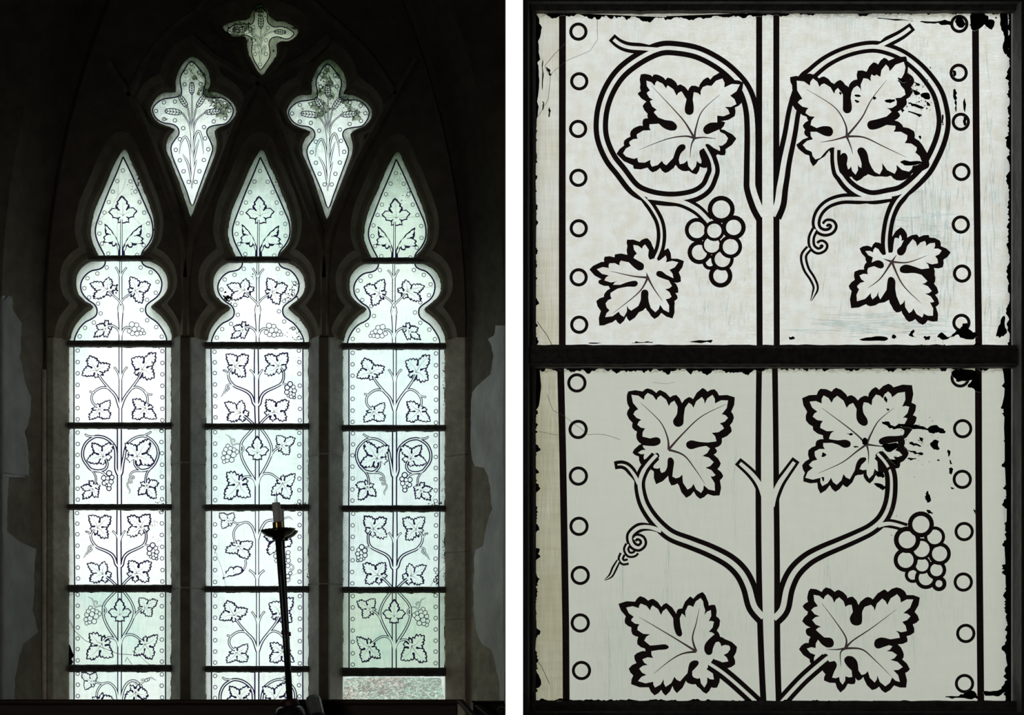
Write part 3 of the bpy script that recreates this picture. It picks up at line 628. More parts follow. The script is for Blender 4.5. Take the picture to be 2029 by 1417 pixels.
def sides(a, zl, xl, zr, xr, lys, rys, z, rx, rx2):
    a.rings(np.vstack([P(z, ' '.join(f'{rx} {y}' for y in lys)), P(z, ' '.join(f'{rx2} {y}' for y in rys))]), 4.3, 1.35)
def pane_lines(a, z, x0, x1, y0=-60, y1=1480):
    l = P(z, f'{x0} {y0} {x0} {y1}'); r = P(z, f'{x1} {y0} {x1} {y1}')
    a.line(l, 2.7); a.line(r, 2.7)
    a.border = a.X(np.vstack([l, r[::-1]]))

def art_arches(X=None):                       # four leaves, two arching side shoots
    a = Art(X); z = 'D'; u = 1/8.8545
    pane_lines(a, z, 150, 1757)
    sides(a, 0, 0, 0, 0, (88, 290, 487, 688, 892, 1095, 1292), (100, 305, 505, 705, 907, 1108, 1308), z, 215, 1700)
    a.stem(P(z, '965 -60 965 700 963 1480'), [7.8, 7.4, 7.8], 3.9)
    a.stem(P(z, '855 378 900 440 940 520 958 640'), 4.4, 1.7, trim=(1, 0)); a.stem(P(z, '1085 375 1030 440 990 530 972 640'), 4.4, 1.7, trim=(1, 0))
    a.stem(P(z, '955 1090 925 1000 890 900 840 830 780 770 720 700 660 630 600 545'), [7.4, 6, 5], [3, 2.2, 1.7], over=0.2)
    a.stem(P(z, '830 830 780 770 720 737 640 735 560 770 490 830 465 880 460 940 480 1000 525 1050'), [2.5, 5.4, 5, 5, 5], [1.6, 2, 1.8, 1.8], over=0.2)
    a.stem(P(z, '500 822 465 815 420 803'), [3, 4.2, 4.2], 1.6, trim=(0, 1))
    a.stem(P(z, '970 1090 1000 1000 1030 930 1080 850 1150 760 1210 680 1280 580 1340 470'), [7.4, 6, 5], [3, 2.2, 1.7], over=0.18)
    a.stem(P(z, '1080 860 1120 800 1180 745 1250 727 1330 757 1390 812 1430 880 1440 950 1425 1030'), [2.5, 5.4, 5, 5, 5], [1.6, 2, 1.8, 1.8], over=0.28)
    a.stem(P(z, '1385 800 1450 850 1525 858'), [2.5, 4.2, 4.2], 1.6, trim=(0, 1))
    a.leaf('B1', P(z, '280 525 425 165 795 325')); a.leaf('B1', P(z, '1150 220 1600 115 1570 575'))
    a.leaf('B1', P(z, '790 950 780 1285 410 1305')); a.leaf('B1', P(z, '1605 1290 1165 1285 1170 930'))
    return a

def art_oval(X=None):                         # upright leaf in an oval of stems, grapes, three leaves
    a = Art(X); z = 'C'
    pane_lines(a, z, 172, 1777)
    sides(a, 0, 0, 0, 0, (105, 305, 502, 702, 900, 1092, 1297), (115, 315, 518, 720, 920, 1122, 1320), z, 235, 1712)
    a.stem(P(z, '973 -40 974 700 972 1480'), [8.8, 9.2, 10, 10.4], [5, 5.2, 5.4, 5.6])
    a.stem(P(z, '900 45 800 150 730 230 690 310 682 420 700 540 750 660 820 780 890 885 950 990'), [5.6, 5.6, 6], [2.2, 2.2, 2.2])
    a.stem(P(z, '1040 45 1120 150 1180 250 1222 360 1227 440 1210 520 1160 640 1090 770 1030 870 990 980'), [5.6, 5.6, 6], [2.2, 2.2, 2.2])
    a.stem(P(z, '690 335 725 365 728 410 698 450'), 4.4, 1.8)
    a.stem(P(z, '665 312 605 308 560 330 525 300 522 250 550 222 580 250 560 285'), 2.7, 1.0, 'tendril'); a.stem(P(z, '520 250 490 185 410 143'), [2.6, 2.6, 0.6], [1, 1, 0.2], 'tendril')
    a.stem(P(z, '560 330 530 365'), 2.2, 0.9, 'tendril')
    a.stem(P(z, '1215 530 1270 432 1365 360'), [3, 5, 5], 1.9, over=0.45)
    a.stem(P(z, '965 1080 920 950 870 900 800 882 740 897 695 945'), [4, 5, 5], [2.4, 2, 2], over=0.35)
    a.stem(P(z, '982 1080 1012 930 1065 852 1120 828 1200 832 1275 872 1345 930'), [4, 5, 4.6], [2.4, 2, 1.8], over=0.42)
    a.leaf('T5', P(z, '756 415 972 155 1192 412')); a.leaf('B1', P(z, '1312 155 1650 205 1535 510'))
    a.leaf('B1', P(z, '862 1248 376 1280 425 798')); a.leaf('B1', P(z, '1650 828 1545 1290 1208 1215'))
    a.grapes(P(z, '395 622 445 600 525 590 380 555 610 450 395 470 425 408 460 347 565 415 555 500 455 535 500 392 485 460'),
             [3.2, 3.5, 4.2, 3.5, 4, 3.8, 4.0, 3.5, 3.6, 4.9, 4.6, 3.8, 4.5], [4.5, 4.8, 5.6, 4.8, 5.3, 5.1, 5.3, 4.8, 4.9, 6.2, 5.9, 5.1, 5.8])
    return a

def art_hanging(X=None):                      # hanging leaves, half leaf, long bunch of grapes
    a = Art(X); z = 'F'
    pane_lines(a, z, 177, 1782)
    sides(a, 0, 0, 0, 0, (305, 505, 708, 905, 1107, 1315), (122, 318, 520, 730, 935, 1132, 1312), z, 238, 1720)
    a.stem(P(z, '976 -40 976 800 978 1480'), [8.8, 7.6, 7.8], [5, 4.4, 4.4])
    a.stem(P(z, '838 1105 910 1160 962 1240 968 1330'), 5, 2.2, trim=(1, 0)); a.stem(P(z, '1102 1110 1035 1165 992 1240 985 1330'), 5, 2.2, trim=(1, 0))
    a.stem(P(z, '968 580 930 440 890 350 840 290 780 267 700 282 620 287 545 250'), [6, 5.4, 4.6, 4], [2.6, 2.2, 1.8, 1.6], over=0.15)
    a.stem(P(z, '720 280 640 325 590 385 565 455 572 550 600 640'), 4.6, 1.8, over=0.4)
    a.stem(P(z, '985 580 1030 430 1075 330 1135 255 1240 228 1350 240 1420 300 1400 480'), [6, 5.4, 4.8], [2.6, 2.2, 2])
    a.stem(P(z, '1380 230 1480 190 1540 180 1605 228'), [3.5, 3.5, 3, 0.6], [1.4, 1.4, 1.2, .2], 'tendril')
    a.stem(P(z, '770 920 778 1000 755 1070 705 1140 610 1190 500 1212'), [4.4, 4.4, 4, 2.2], [1.7, 1.7, 1.2, .1])
    a.leaf('B1', P(z, '360 385 308 98 572 95')); a.leaf('B1', P(z, '908 605 812 925 414 802'))
    m = a.mid('painted_leaf')
    o = contour(z, 'T 368 1275 405 1195 430 1175 418 1130 465 1110 478 1070 520 1042 560 1060 600 1035 640 1032 670 1045 705 1050 722 1090 745 1105 700 1150 610 1188 490 1215 420 1235', 0.10); i = contour(z, 'T 388 1232 425 1180 445 1165 440 1140 480 1125 490 1085 522 1062 548 1080 556 1155 568 1160 575 1080 605 1062 640 1052 668 1068 695 1075 690 1115 700 1130 600 1168 480 1195', 0.14)
    a.top += [(m, True, a.X(o)), (m, False, a.X(i))]
    a.leaf('A4', P(z, '1565 715 1182 862 1065 515')[[0, 1, 2]])
    a.grapes(P(z, '1380 1060 1320 940 1300 860 1380 880 1390 965 1450 850 1455 930 1445 1005 1515 1030 1525 940 1515 870 1520 800'), 3.5, 4.8)
    a.stem(P(z, '1540 985 1605 1035 1608 1090 1575 1110 1555 1075'), 3.2, 1.2, 'tendril')
    a.grapes(P(z, '1558 1162 1515 1218'), [2.6, 3.3], [4.2, 5.2], 'tendril'); a.stem(P(z, '1560 1250 1530 1308 1450 1312'), 3, 1.2, 'tendril')
    return a

def art_foot(X=None):                         # lowest pane: small leaf, arch, tendril
    a = Art(X); z = 'E'
    pane_lines(a, z, 150, 1820, -60, 1500)
    a.rings(np.vstack([P(z, '215 138 218 340 217 545 217 750 217 950'), P(z, '1752 153 1750 358 1757 572 1757 780')]), 4.3, 1.4)
    a.stem(P(z, '980 -60 980 600 980 1500'), 9.2, 5)
    a.stem(P(z, '965 680 930 480 885 385 825 325 760 302 660 318 530 290'), [6, 5.4, 4.6, 4], [2.6, 2.2, 1.8, 1.6], over=0.15)
    a.stem(P(z, '700 315 640 355 590 425 565 500 570 620'), 4.8, 1.8)
    a.stem(P(z, '995 680 1040 470 1090 355 1150 292 1230 265 1300 292 1370 355 1392 430 1388 520'), [6, 5.4, 5], [2.6, 2.2, 2])
    a.stem(P(z, '1235 285 1290 325 1370 320 1425 285 1412 245 1385 250 1390 280'), 3.2, 1.3, 'tendril')
    a.grapes(P(z, '1500 245 1465 260'), 2.2, 3.6, 'tendril'); a.stem(P(z, '1500 230 1560 212 1600 235 1660 265'), [3, 3, 2.6, 0.6], [1.2, 1.2, 1, .2], 'tendril')
    a.leaf('B1', P(z, '345 438 282 112 558 112')); a.leaf('A4', P(z, '900 620 800 990 390 880')); a.leaf('A4', P(z, '1525 550 1390 900 1050 640'))
    return a

HEAD_L = P('H', '700 40 700 70 690 130 640 190 560 220 460 240 370 300 300 390 268 490 280 590 330 680 410 760 500 820 545 890 555 960 530 1030 450 1090 350 1140 260 1230 200 1330 165 1420 150 1520')
HEAD_R = P('H', '1335 40 1340 80 1365 130 1430 170 1530 205 1620 290 1680 400 1690 500 1660 620 1590 710 1480 790 1420 850 1405 930 1430 1010 1500 1070 1600 1140 1680 1240 1740 1340 1770 1420 1780 1520')
def art_head(X, mirror=False):                # cusped second light
    a = Art(X); z = 'H'
    a.line(catmull(HEAD_L, 3), 3.0); a.line(catmull(HEAD_R, 3), 3.0)
    a.border = a.X(np.vstack([HEAD_L, HEAD_R[::-1]]))
    a.rings(P(z, '725 182 560 287 388 370 333 545 415 707 573 815 618 988 500 1147 343 1240 250 1390 1320 182 1495 267 1615 433 1585 625 1433 748 1340 927 1433 1107 1592 1227 1690 1395'), 4.2, 1.2)
    if mirror:
        X0 = a.X; ax = 130+969/8.8545
        a.X = lambda p: X0(np.stack([2*ax-np.asarray(p, float)[:, 0], np.asarray(p, float)[:, 1]], 1))
    a.stem(P(z, '969 40 969 300 970 700'), 5.2, 2.2); a.stem(P(z, '970 850 965 1000 966 1200 966 1520'), [8, 11.5, 8, 8], [4, 7.5, 4.4, 4.4])
    a.stem(P(z, '880 172 930 258 965 350'), 4.2, 1.6, trim=(1, 0)); a.stem(P(z, '1075 182 1010 258 975 350'), 4.2, 1.6, trim=(1, 0))
    a.stem(P(z, '968 300 970 760'), 7, 3.6)
    a.stem(P(z, '975 1040 1006 920 988 825 940 765 860 690 760 595'), [2, 5, 4.6, 4.2, 4.2], [1.5, 2, 1.7, 1.5], over=0.3)
    a.stem(P(z, '962 1040 930 920 950 830 990 770 1050 702 1165 628'), [2, 5, 4.6, 4.2, 4.2], [1.5, 2, 1.7, 1.5], over=0.32)
    a.stem(P(z, '962 1400 930 1285 880 1230 810 1197 735 1210'), [3, 5, 5, 4.6], 1.9, over=0.4)
    a.stem(P(z, '976 1400 1010 1280 1070 1232 1150 1235'), [3, 5, 5, 4.6], 1.9)
    a.leaf('B3', P(z, '480 735 412 460 762 340')); a.leaf('B1', P(z, '1135 335 1505 475 1348 820'))
    a.leaf('A3', P(z, '735 1420 486 1415 528 1195'))
    a.grapes(P(z, '1378 1335 1345 1285 1320 1335 1175 1335 1118 1297 1255 1342 1245 1195 1165 1180 1290 1255 1212 1262'),
             [2.7, 3.4, 3.2, 4, 3.6, 4, 4.2, 4.6, 3.8, 4.6], [4, 4.7, 4.5, 5.3, 4.9, 5.3, 5.5, 5.9, 5, 5.8])
    return a

TIP_B = P('T', '478 72 560 240 640 420 720 600 790 760 840 880 858 1000 845 1100 795 1195 735 1265 705 1345 700 1420 246 1420 243 1340 210 1270 165 1180 130 1080 125 990 150 890 210 730 300 500 400 270')
TIP_R, TIP_L = catmull(TIP_B[:12], 3), catmull(np.vstack([TIP_B[:1], TIP_B[:11:-1]]), 3)
def art_tip(X):                               # pointed top light
    a = Art(X); z = 'T'
    a.line(TIP_R, 3.0); a.line(TIP_L, 3.0)
    a.border = a.X(np.vstack([TIP_R, TIP_L[::-1]]))
    a.rings(P(z, '475 247 405 383 573 385 347 517 635 517 295 650 688 650 240 783 748 785 187 915 797 922 175 1052 800 1075 208 1180 740 1200 288 1308 657 1325'), 4.1, 1.15)
    a.stem(P(z, '457 850 455 1100 453 1430'), [4.6, 4.8, 6.5], [1.9, 2.1, 3.2])
    m = a.mid('painted_leaf')
    lo = '240 922 300 975 362 1058 412 1150 442 1260 446 1420 430 1420 415 1260 392 1190 372 1217 343 1217 335 1187 303 1187 288 1165 218 1167 240 1130 223 1100 258 1070 243 1010 248 970'
    li = '257 955 292 992 342 1052 388 1120 412 1190 425 1260 405 1185 378 1155 372 1192 352 1200 345 1168 362 1138 300 1160 242 1150 257 1125 242 1105 277 1072 322 1072 325 1062 285 1045 265 1040 272 1015 257 985'
    ro = contour(z, 'T '+lo, 0.07); ri = contour(z, 'T '+li, 0.12)
    for q, b in ((ro, True), (ri, False)): a.top.append((m, b, a.X(q)))
    m = a.mid('painted_leaf'); xc = 170+455/6.44
    f = lambda q: np.stack([xc+(xc-q[:, 0])*1.27-1, 300+(q[:, 1]-300)*1.0+2.5], 1)
    for q, b in ((ro, True), (ri, False)): a.top.append((m, b, a.X(f(q))))
    a.late = [(('painted_stem', 1), False, ribbon(a.X(P(z, '453 1250 453 1430')), 2.8))]
    a.leaf('T5', P(z, '278 778 460 553 672 762'))
    a.stem(P(z, '455 1000 458 868'), 4.4, 1.9, late=True)
    return a

QB = P('Q', '320 392 370 440 405 490 410 530 398 580 402 612 450 625 510 625 560 655 587 702 575 750 540 790 480 800 432 815 418 850 440 900 456 950 440 1010 400 1120 360 1230 325 1315 290 1220 240 1100 200 1000 191 940 215 895 240 860 235 820 200 795 140 785 95 755 73 705 95 665 140 635 200 626 250 612 258 580 250 530 252 490 280 440')
QB = catmull(QB, 3, True)
def ear(a, c, ang, L, Wd, m):
    ca, sa = math.cos(ang), math.sin(ang)
    R = lambda pts: a.X(np.array([[c[0]+x*ca-y*sa, c[1]+x*sa+y*ca] for x, y in pts]))
    e = [(math.cos(t)*L, math.sin(t)*Wd) for t in np.linspace(0, 6.283, 24, endpoint=False)]
    a.top.append((m, True, R(e))); a.top.append((m, False, R([(x*(1-1.6/L), y*(1-1.6/Wd)) for x, y in e])))
    a.top.append((m, True, ribbon(R([(-L, 0), (L, 0)]), 1.3)))
    for k in range(5):
        x = -L*0.75+k*L*0.34
        for s in (-1, 1): a.top.append((m, True, ribbon(R([(x, 0), (x+L*0.22, s*Wd*0.75)]), 1.3)))
    for s in (-0.9, -0.3, 0.3, 0.9): a.top.append((m, True, ribbon(R([(L*0.8, s*Wd*0.6), (L*1.45, s*Wd*1.1)]), [0.7, 0.25])))
def art_quatrefoil(X, dirt, rng):
    a = Art(X); z = 'Q'
    a.line(np.vstack([QB, QB[:1]]), 2.6)
    a.border = a.X(QB)
    a.rings(P(z, '322 410 285 462 370 465 277 540 380 538 145 655 215 650 95 710 145 762 215 770 268 820 247 890 221 958 247 1025 271 1095 303 1163 348 1163 372 1095 400 1023 428 955 408 885 401 813 463 777 535 757 563 708 533 660 465 640'), 4.2, 1.4)
    a.stem(P(z, '325 600 324 800 323 1000 323 1205'), [3.2, 3.6, 4.8, 1.8], [0.9, 1.2, 2, 0.3])
    for s in ('322 960 318 850 300 780 262 722', '326 960 332 850 352 770 405 722', '322 900 316 800 298 690', '326 900 332 790 352 690'):
        a.stem(P(z, s), [3.9, 3.6, 3.2], [1.3, 1.1, 0.8])
    for s in ('322 1100 312 950 285 875 255 910 243 985', '325 1100 338 900 366 838 388 890 398 985', '323 1160 340 1000 370 890', '322 1160 300 1050 265 985', '324 1180 335 1090 355 1020'):
        a.stem(P(z, s), [3.8, 4.8, 5, 1.0], [1, 2, 2.2, 0.1], 'wheat_blade')
    q = lambda x, y: P(z, f'{x} {y}')[0]
    for c, an, L, w in ((q(323, 565), -math.pi/2, 13, 6), (q(268, 648), -2.15, 15.5, 6), (q(380, 648), -0.98, 15.5, 6), (q(205, 715), math.pi+0.12, 17.5, 7), (q(457, 715), -0.1, 17, 6.5)):
        ear(a, c, an, L, w, a.mid('wheat_ear'))
    for x, y, r in dirt: a.blob(ragged(q(x, y), r*1.25/3.2208, 16, rng.uniform(0.5, 1.1), rng), 'smoky_patch'); specks(a, q(x, y), (r*0.16, r*0.13), 12, 0.9, rng)
    return a

Q3B = P('q', '748 235 745 330 730 390 690 430 600 430 480 435 400 440 310 500 280 560 330 610 440 625 560 620 650 640 700 690 715 760 700 860 705 950 740 1060 800 1160 855 1228 930 1140 990 1050 1018 960 1015 870 1000 780 1020 710 1070 665 1150 650 1230 670 1300 690 1370 675 1420 630 1440 590 1390 540 1300 490 1200 470 1110 480 1040 455 985 400 968 330 970 240 900 160 850 130 800 165')
Q3B = catmull(Q3B, 3, True)
def art_top(rng):
    a = Art(); z = 'q'
    a.line(np.vstack([Q3B, Q3B[:1]]), 2.0); a.border = Q3B
    a.rings(P(z, '727 480 980 495 950 710 730 710 760 955 950 955 848 1135'), 3.9, 1.0)
    a.stem(P(z, '860 500 858 700 855 900 850 1090'), [2.2, 3.0, 3.6, 1.2], [0.8, 1.3, 1.8, .2])
    a.stem(P(z, '870 700 920 640 1000 580 1090 555'), [3, 2.6, 2.4], [1.1, 1, .8]); a.stem(P(z, '850 700 800 640 720 590 640 570'), [3, 2.6, 2.4], [1.1, 1, .8])
    for s in ('850 900 820 780 760 650 705 520', '870 760 900 640 970 530 975 560', '850 960 830 850 770 795 750 860 775 950', '872 960 890 870 935 810 938 870 905 970', '850 1080 840 960 790 900'):
        a.stem(P(z, s), [2.4, 3.6, 3.4, .8], [.8, 1.7, 1.6, .1], 'wheat_blade')
    q = lambda x, y: P(z, f'{x} {y}')[0]
    for c, an, L, w in ((q(860, 385), -math.pi/2, 14.5, 6), (q(1195, 565), 0.08, 12.5, 5.2), (q(500, 530), math.pi-0.05, 12.5, 5.2)): ear(a, c, an, L, w, a.mid('wheat_ear'))
    for x, y, r in ((480, 520, 130), (560, 480, 90), (400, 540, 80), (850, 110, 110), (760, 130, 80), (950, 130, 70), (640, 470, 60), (720, 700, 50), (700, 560, 60), (1450, 500, 40), (1080, 900, 16), (620, 720, 35)):
        a.blob(ragged(q(x, y), r*1.2/8.855, 18, rng.uniform(0.5, 0.9), rng), 'smoky_patch'); specks(a, q(x, y), (r*0.045, r*0.035), 12, 1.0, rng)
    return a

# ------------------------------------------------------------------ outlines of the lights
TIP_O = P('T', '190 1400 165 1330 110 1220 75 1120 65 1020 85 880 120 740 180 600 260 420 350 200 430 50 478 -18 530 0 600 170 680 340 740 500 800 640 850 800 876 920 872 1060 850 1150 800 1230 740 1290 712 1340 720 1400')
HEAD_OL = P('H', '95 1437 110 1330 170 1200 260 1080 370 970 450 920 488 868 450 830 370 790 290 720 225 640 195 530 188 420 210 300 280 190 360 120 440 80')
HEAD_OR = P('H', '1500 80 1560 105 1640 150 1720 230 1775 330 1798 450 1790 560 1740 660 1660 740 1570 810 1508 868 1530 910 1620 980 1730 1090 1810 1210 1860 1330 1874 1437')
Q_O = P('Q', '330 360 385 395 425 450 441 510 440 555 424 585 480 590 560 630 605 690 602 740 560 790 510 812 470 842 482 900 480 965 450 1050 400 1180 350 1310 318 1388 290 1310 240 1160 190 1030 160 960 165 900 185 860 212 828 140 800 90 770 60 710 70 670 100 620 150 590 218 588 218 520 240 450 280 390')
Q3_O = P('q', '860 60 960 150 1000 230 1003 275 1060 320 1130 378 1250 370 1380 430 1490 510 1522 580 1470 660 1350 738 1240 735 1160 765 1140 820 1155 900 1130 1010 1040 1130 960 1240 875 1345 760 1180 680 1040 625 900 612 800 600 690 560 645 440 652 340 640 240 560 188 480 260 420 400 370 560 352 655 318 690 230 760 120')
HEAD_OL = np.vstack([catmull(HEAD_OL[:7], 3), catmull(HEAD_OL[6:], 3)[1:]]); HEAD_OR = np.vstack([catmull(HEAD_OR[:11], 3), catmull(HEAD_OR[10:], 3)[1:]]); TIP_O = catmull(TIP_O, 3)
def shift(dx, dy): return lambda p: np.asarray(p, float)+np.array([dx, dy])
LAN = [dict(dx=0, dy=0, ty=0, hy=0, x0=137, x1=340, bl=147.2, br=328.3),
       dict(dx=271.6, ty=1, hy=2.6, x0=408, x1=612, bl=419.4, br=600.7),
       dict(dx=541, ty=5, hy=5, x0=679.5, x1=882, bl=691.8, br=870.3)]
BARS = [[(509, 518), (677, 688), (839, 849.5), (1000.5, 1010.5), (1160, 1173), (1318, 1331)],
        [(511, 521), (680, 691), (841, 851), (1001, 1012), (1162.5, 1173.5), (1320.5, 1331.5)],
        [(513, 523), (682, 692.5), (844, 854.5), (1003, 1014), (1164, 1174.5), (1324, 1340)]]

# ------------------------------------------------------------------ stone: window plate, arch, walls
D_PLATE = -0.085
def offset(p, d, closed):
    """shift an outline to its left side by d (mitred, limited)"""
    n = len(p); out = []
    for i in range(n):
        a = p[i-1] if (closed or i > 0) else p[i]; b = p[(i+1) % n] if (closed or i < n-1) else p[i]
        d1 = p[i]-a; d2 = b-p[i]
        if np.linalg.norm(d1) < 1e-9: d1 = d2
        if np.linalg.norm(d2) < 1e-9: d2 = d1
        d1 = d1/np.linalg.norm(d1); d2 = d2/np.linalg.norm(d2)
        n1 = np.array([d1[1], -d1[0]]); n2 = np.array([d2[1], -d2[0]])
        m = n1+n2; L = np.linalg.norm(m)
        m = n1 if L < 1e-6 else m/L
        out.append(p[i]+m*d/max(0.5, float(np.dot(m, n1))))
    return np.array(out)
def untangle(q, o, d, closed):
    """where a moulding line would cross itself at a cusp, gather it into one mitre point"""
    n = len(q); m = len(o)
    A = o; B = np.roll(o, -1, 0)
    if not closed: A, B = A[:-1], B[:-1]
    ab = B-A; L2 = np.maximum((ab**2).sum(1), 1e-9)
    bad = []
    for p in q:
        t = np.clip(((p-A)*ab).sum(1)/L2, 0, 1); bad.append(np.sqrt((((A+ab*t[:, None])-p)**2).sum(1)).min() < d*0.93)
    q = q.copy(); i = 0
    while i < n:
        if bad[i] and 0 < i < n-1:
            j = i
            while j < n-1 and bad[j]: j += 1
            c = (q[i-1]+q[j])/2
            for k in range(i-1, j+1): q[k] = c
            i = j+1
        else: i += 1
    return q
def arch_path(xl, xr, n=40):
    sp = 650.0; cl, cr = 1775.0, -760.0
    Rl, Rr = cl-xl, xr-cr
    lo, hi = 0.0, min(Rl, Rr)-1
    for _ in range(60):
        h = (lo+hi)/2
        if cl-math.sqrt(Rl*Rl-h*h) < cr+math.sqrt(Rr*Rr-h*h): lo = h
        else: hi = h
    H = lo
    L = [(xl, 1500.0), (xl, sp)]+[(cl-math.sqrt(Rl*Rl-h*h), sp-h) for h in [H*math.sin(t*math.pi/2/n) for t in range(1, n+1)]]
    R = [(cr+math.sqrt(Rr*Rr-h*h), sp-h) for h in [H*math.sin(t*math.pi/2/n) for t in range(n-1, 0, -1)]]+[(xr, sp), (xr, 1500.0)]
    return np.array(L+R)

def head_outline(L):
    """lancet head from the left foot round to the right foot (closed at y = 672)"""
    s = shift(L['dx'], L['ty']); h = shift(L['dx'], L['hy'])
    l = h(HEAD_OL); r = h(HEAD_OR); t = s(TIP_O)[1:-1]
    l[0] = (L['x0'], 676); r[-1] = (L['x1'], 676)
    return np.vstack([l, t, r])
HEADS = [head_outline(L) for L in LAN]
def resample(p, step):
    out = [p[0]]
    for a, b in zip(p, p[1:]):
        k = max(1, int(np.linalg.norm(b-a)/step)); out += [a+(b-a)*t/k for t in range(1, k+1)]
    return np.array(out)
HEADS = [resample(h, 5.0) for h in HEADS]
Q_SH = [shift(0, 0), shift(269.3, 5)]
QUADS = [s(Q_O) for s in Q_SH]+[Q3_O]

def plate():
    trim = empty('trim_1'); tag(trim, 'pointed stone tracery holding three cusped lancet heads and three small lights', 'tracery', kind='structure')
    PROF = [(0, 0.03), (0, -0.012), (5, -0.03), (14, -0.045), (24, D_PLATE)]
    a0 = arch_path(*A_STEPS[0][:2])
    i0 = [k for k in range(len(a0)) if a0[k][1] <= 672]
    outer = np.vstack([[(a0[0][0], 676)], a0[i0], [(a0[-1][0], 676)]])
    fronts = []; v = []; f = []
    for o, closed in [(h, False) for h in HEADS]+[(catmull(q, 2, True), True) for q in QUADS]:
        if not closed: o = o
        sg = 1 if area(o) > 0 else -1
        loops = []
        for d, y in PROF:
            q = offset(o, d*sg, closed)
            if d > 0: q = untangle(q, o, d, closed)
            if not closed: q[0][1] = q[-1][1] = 676
            loops.append((q, y))
        n = len(o); b = len(v)
        for q, y in loops: v += [tuple(W(x, z, y)) for x, z in q]
        for a in range(len(loops)-1):
            for k in range(n if closed else n-1):
                k2 = (k+1) % n
                f.append((b+a*n+k, b+a*n+k2, b+(a+1)*n+k2, b+(a+1)*n+k))
        fronts.append(loops[-1][0])
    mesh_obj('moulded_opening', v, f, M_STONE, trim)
    vv, tt = cdt([outer]+[np.vstack([q]) for q in fronts])
    c = vv[tt].mean(1); ok = inside(outer, c)
    for q in fronts: ok &= ~inside(q, c)
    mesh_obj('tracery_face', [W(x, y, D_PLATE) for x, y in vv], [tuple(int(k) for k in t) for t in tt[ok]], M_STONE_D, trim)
    # raised ribs that carry the mullions up between the lights
    for path in ([(374, 672), (374, 560), (366, 480), (342, 400), (318, 330), (292, 262), (262, 200), (225, 140)],
                 [(374, 560), (384, 500), (408, 430), (440, 350), (470, 270), (500, 205), (517, 180)],
                 [(646, 672), (646, 560), (640, 500), (618, 430), (588, 350), (560, 270), (532, 205), (517, 180)],
                 [(646, 560), (656, 480), (684, 400), (714, 330), (752, 262), (786, 200), (826, 130)],
                 [(262, 205), (300, 130), (350, 70), (405, 30), (450, -40)], [(786, 200), (735, 125), (680, 70), (630, 25), (590, -40)],
                 [(517, 180), (470, 150), (425, 122), (385, 85)], [(517, 180), (564, 152), (614, 122), (655, 85)]):
        p = catmull(path, 4); q = ribbon(p, 22); q2 = ribbon(p, 8); n = len(p)
        L, R = q[:n], q[n:][::-1]; l2, r2 = q2[:n], q2[n:][::-1]
        vs = [tuple(W(x, y, d)) for s, d in ((L, D_PLATE+0.002), (l2, D_PLATE-0.022), (r2, D_PLATE-0.022), (R, D_PLATE+0.002)) for x, y in s]
        fs = [(a*n+k, a*n+k+1, (a+1)*n+k+1, (a+1)*n+k) for a in range(3) for k in range(n-1)]
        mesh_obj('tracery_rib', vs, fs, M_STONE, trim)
    return trim

def prism(name, prof, y0, y1, mat, parent):
    """upright stone with a given plan outline [(px x, depth)] between photo heights y0 < y1"""
    mb = MB(); mb.rings([[W(x, y1, d) for x, d in prof], [W(x, y0, d) for x, d in prof]])
    o = mb.build(name, mat, parent)
    return o
def bevel(o, w=0.004):
    m = o.modifiers.new('bevel', 'BEVEL'); m.width = w; m.segments = 1; m.limit_method = 'ANGLE'
    return o
def stones(n, label, prof, inset, cuts, mat, nose=False):
    e = empty(f'trim_{n}'); tag(e, label, 'stonework', kind='structure')
    cx = sum(p[0] for p in prof)/len(prof)
    prism('mortar_core', [(cx+(x-cx)*0.97, d+0.004 if d < 0 else d) for x, d in prof], cuts[0], cuts[-1], M_MORTAR, e)
    for a, b in zip(cuts, cuts[1:]):
        o = prism('stone_block', prof, a+0.6, b-0.6, mat, e)
        if nose:                                    # the worn front of the mullion is bare dark stone
            o.data.materials.append(M_STONE)
            for p in o.data.polygons:
                if p.normal.y < -0.9: p.material_index = 1
        bevel(o)
    return e

# measured steps of the deep arch: left jamb x, right jamb x (at their own depth), depth
A_RAW = [(93, 922, -0.085), (90, 925, -0.07), (84, 936, -0.10), (60, 950, -0.16), (30, 975, -0.25), (3, 999, -0.35)]
A_STEPS = []
for xl, xr, d in A_RAW:
    k = (CAMD+d)/CAMD
    A_STEPS.append((CXP+(xl-CXP)*k, CXP+(xr-CXP)*k, d))
def flat_fill(name, outer, holes, y, mat, parent=None):
    vv, tt = cdt([np.array(outer, float)]+[np.array(h, float) for h in holes])
    c = vv[tt].mean(1); ok = inside(np.array(outer, float), c)
    for h in holes: ok &= ~inside(np.array(h, float), c)
    return mesh_obj(name, [W(x, z, y) for x, z in vv], [tuple(int(k) for k in t) for t in tt[ok]], mat, parent)

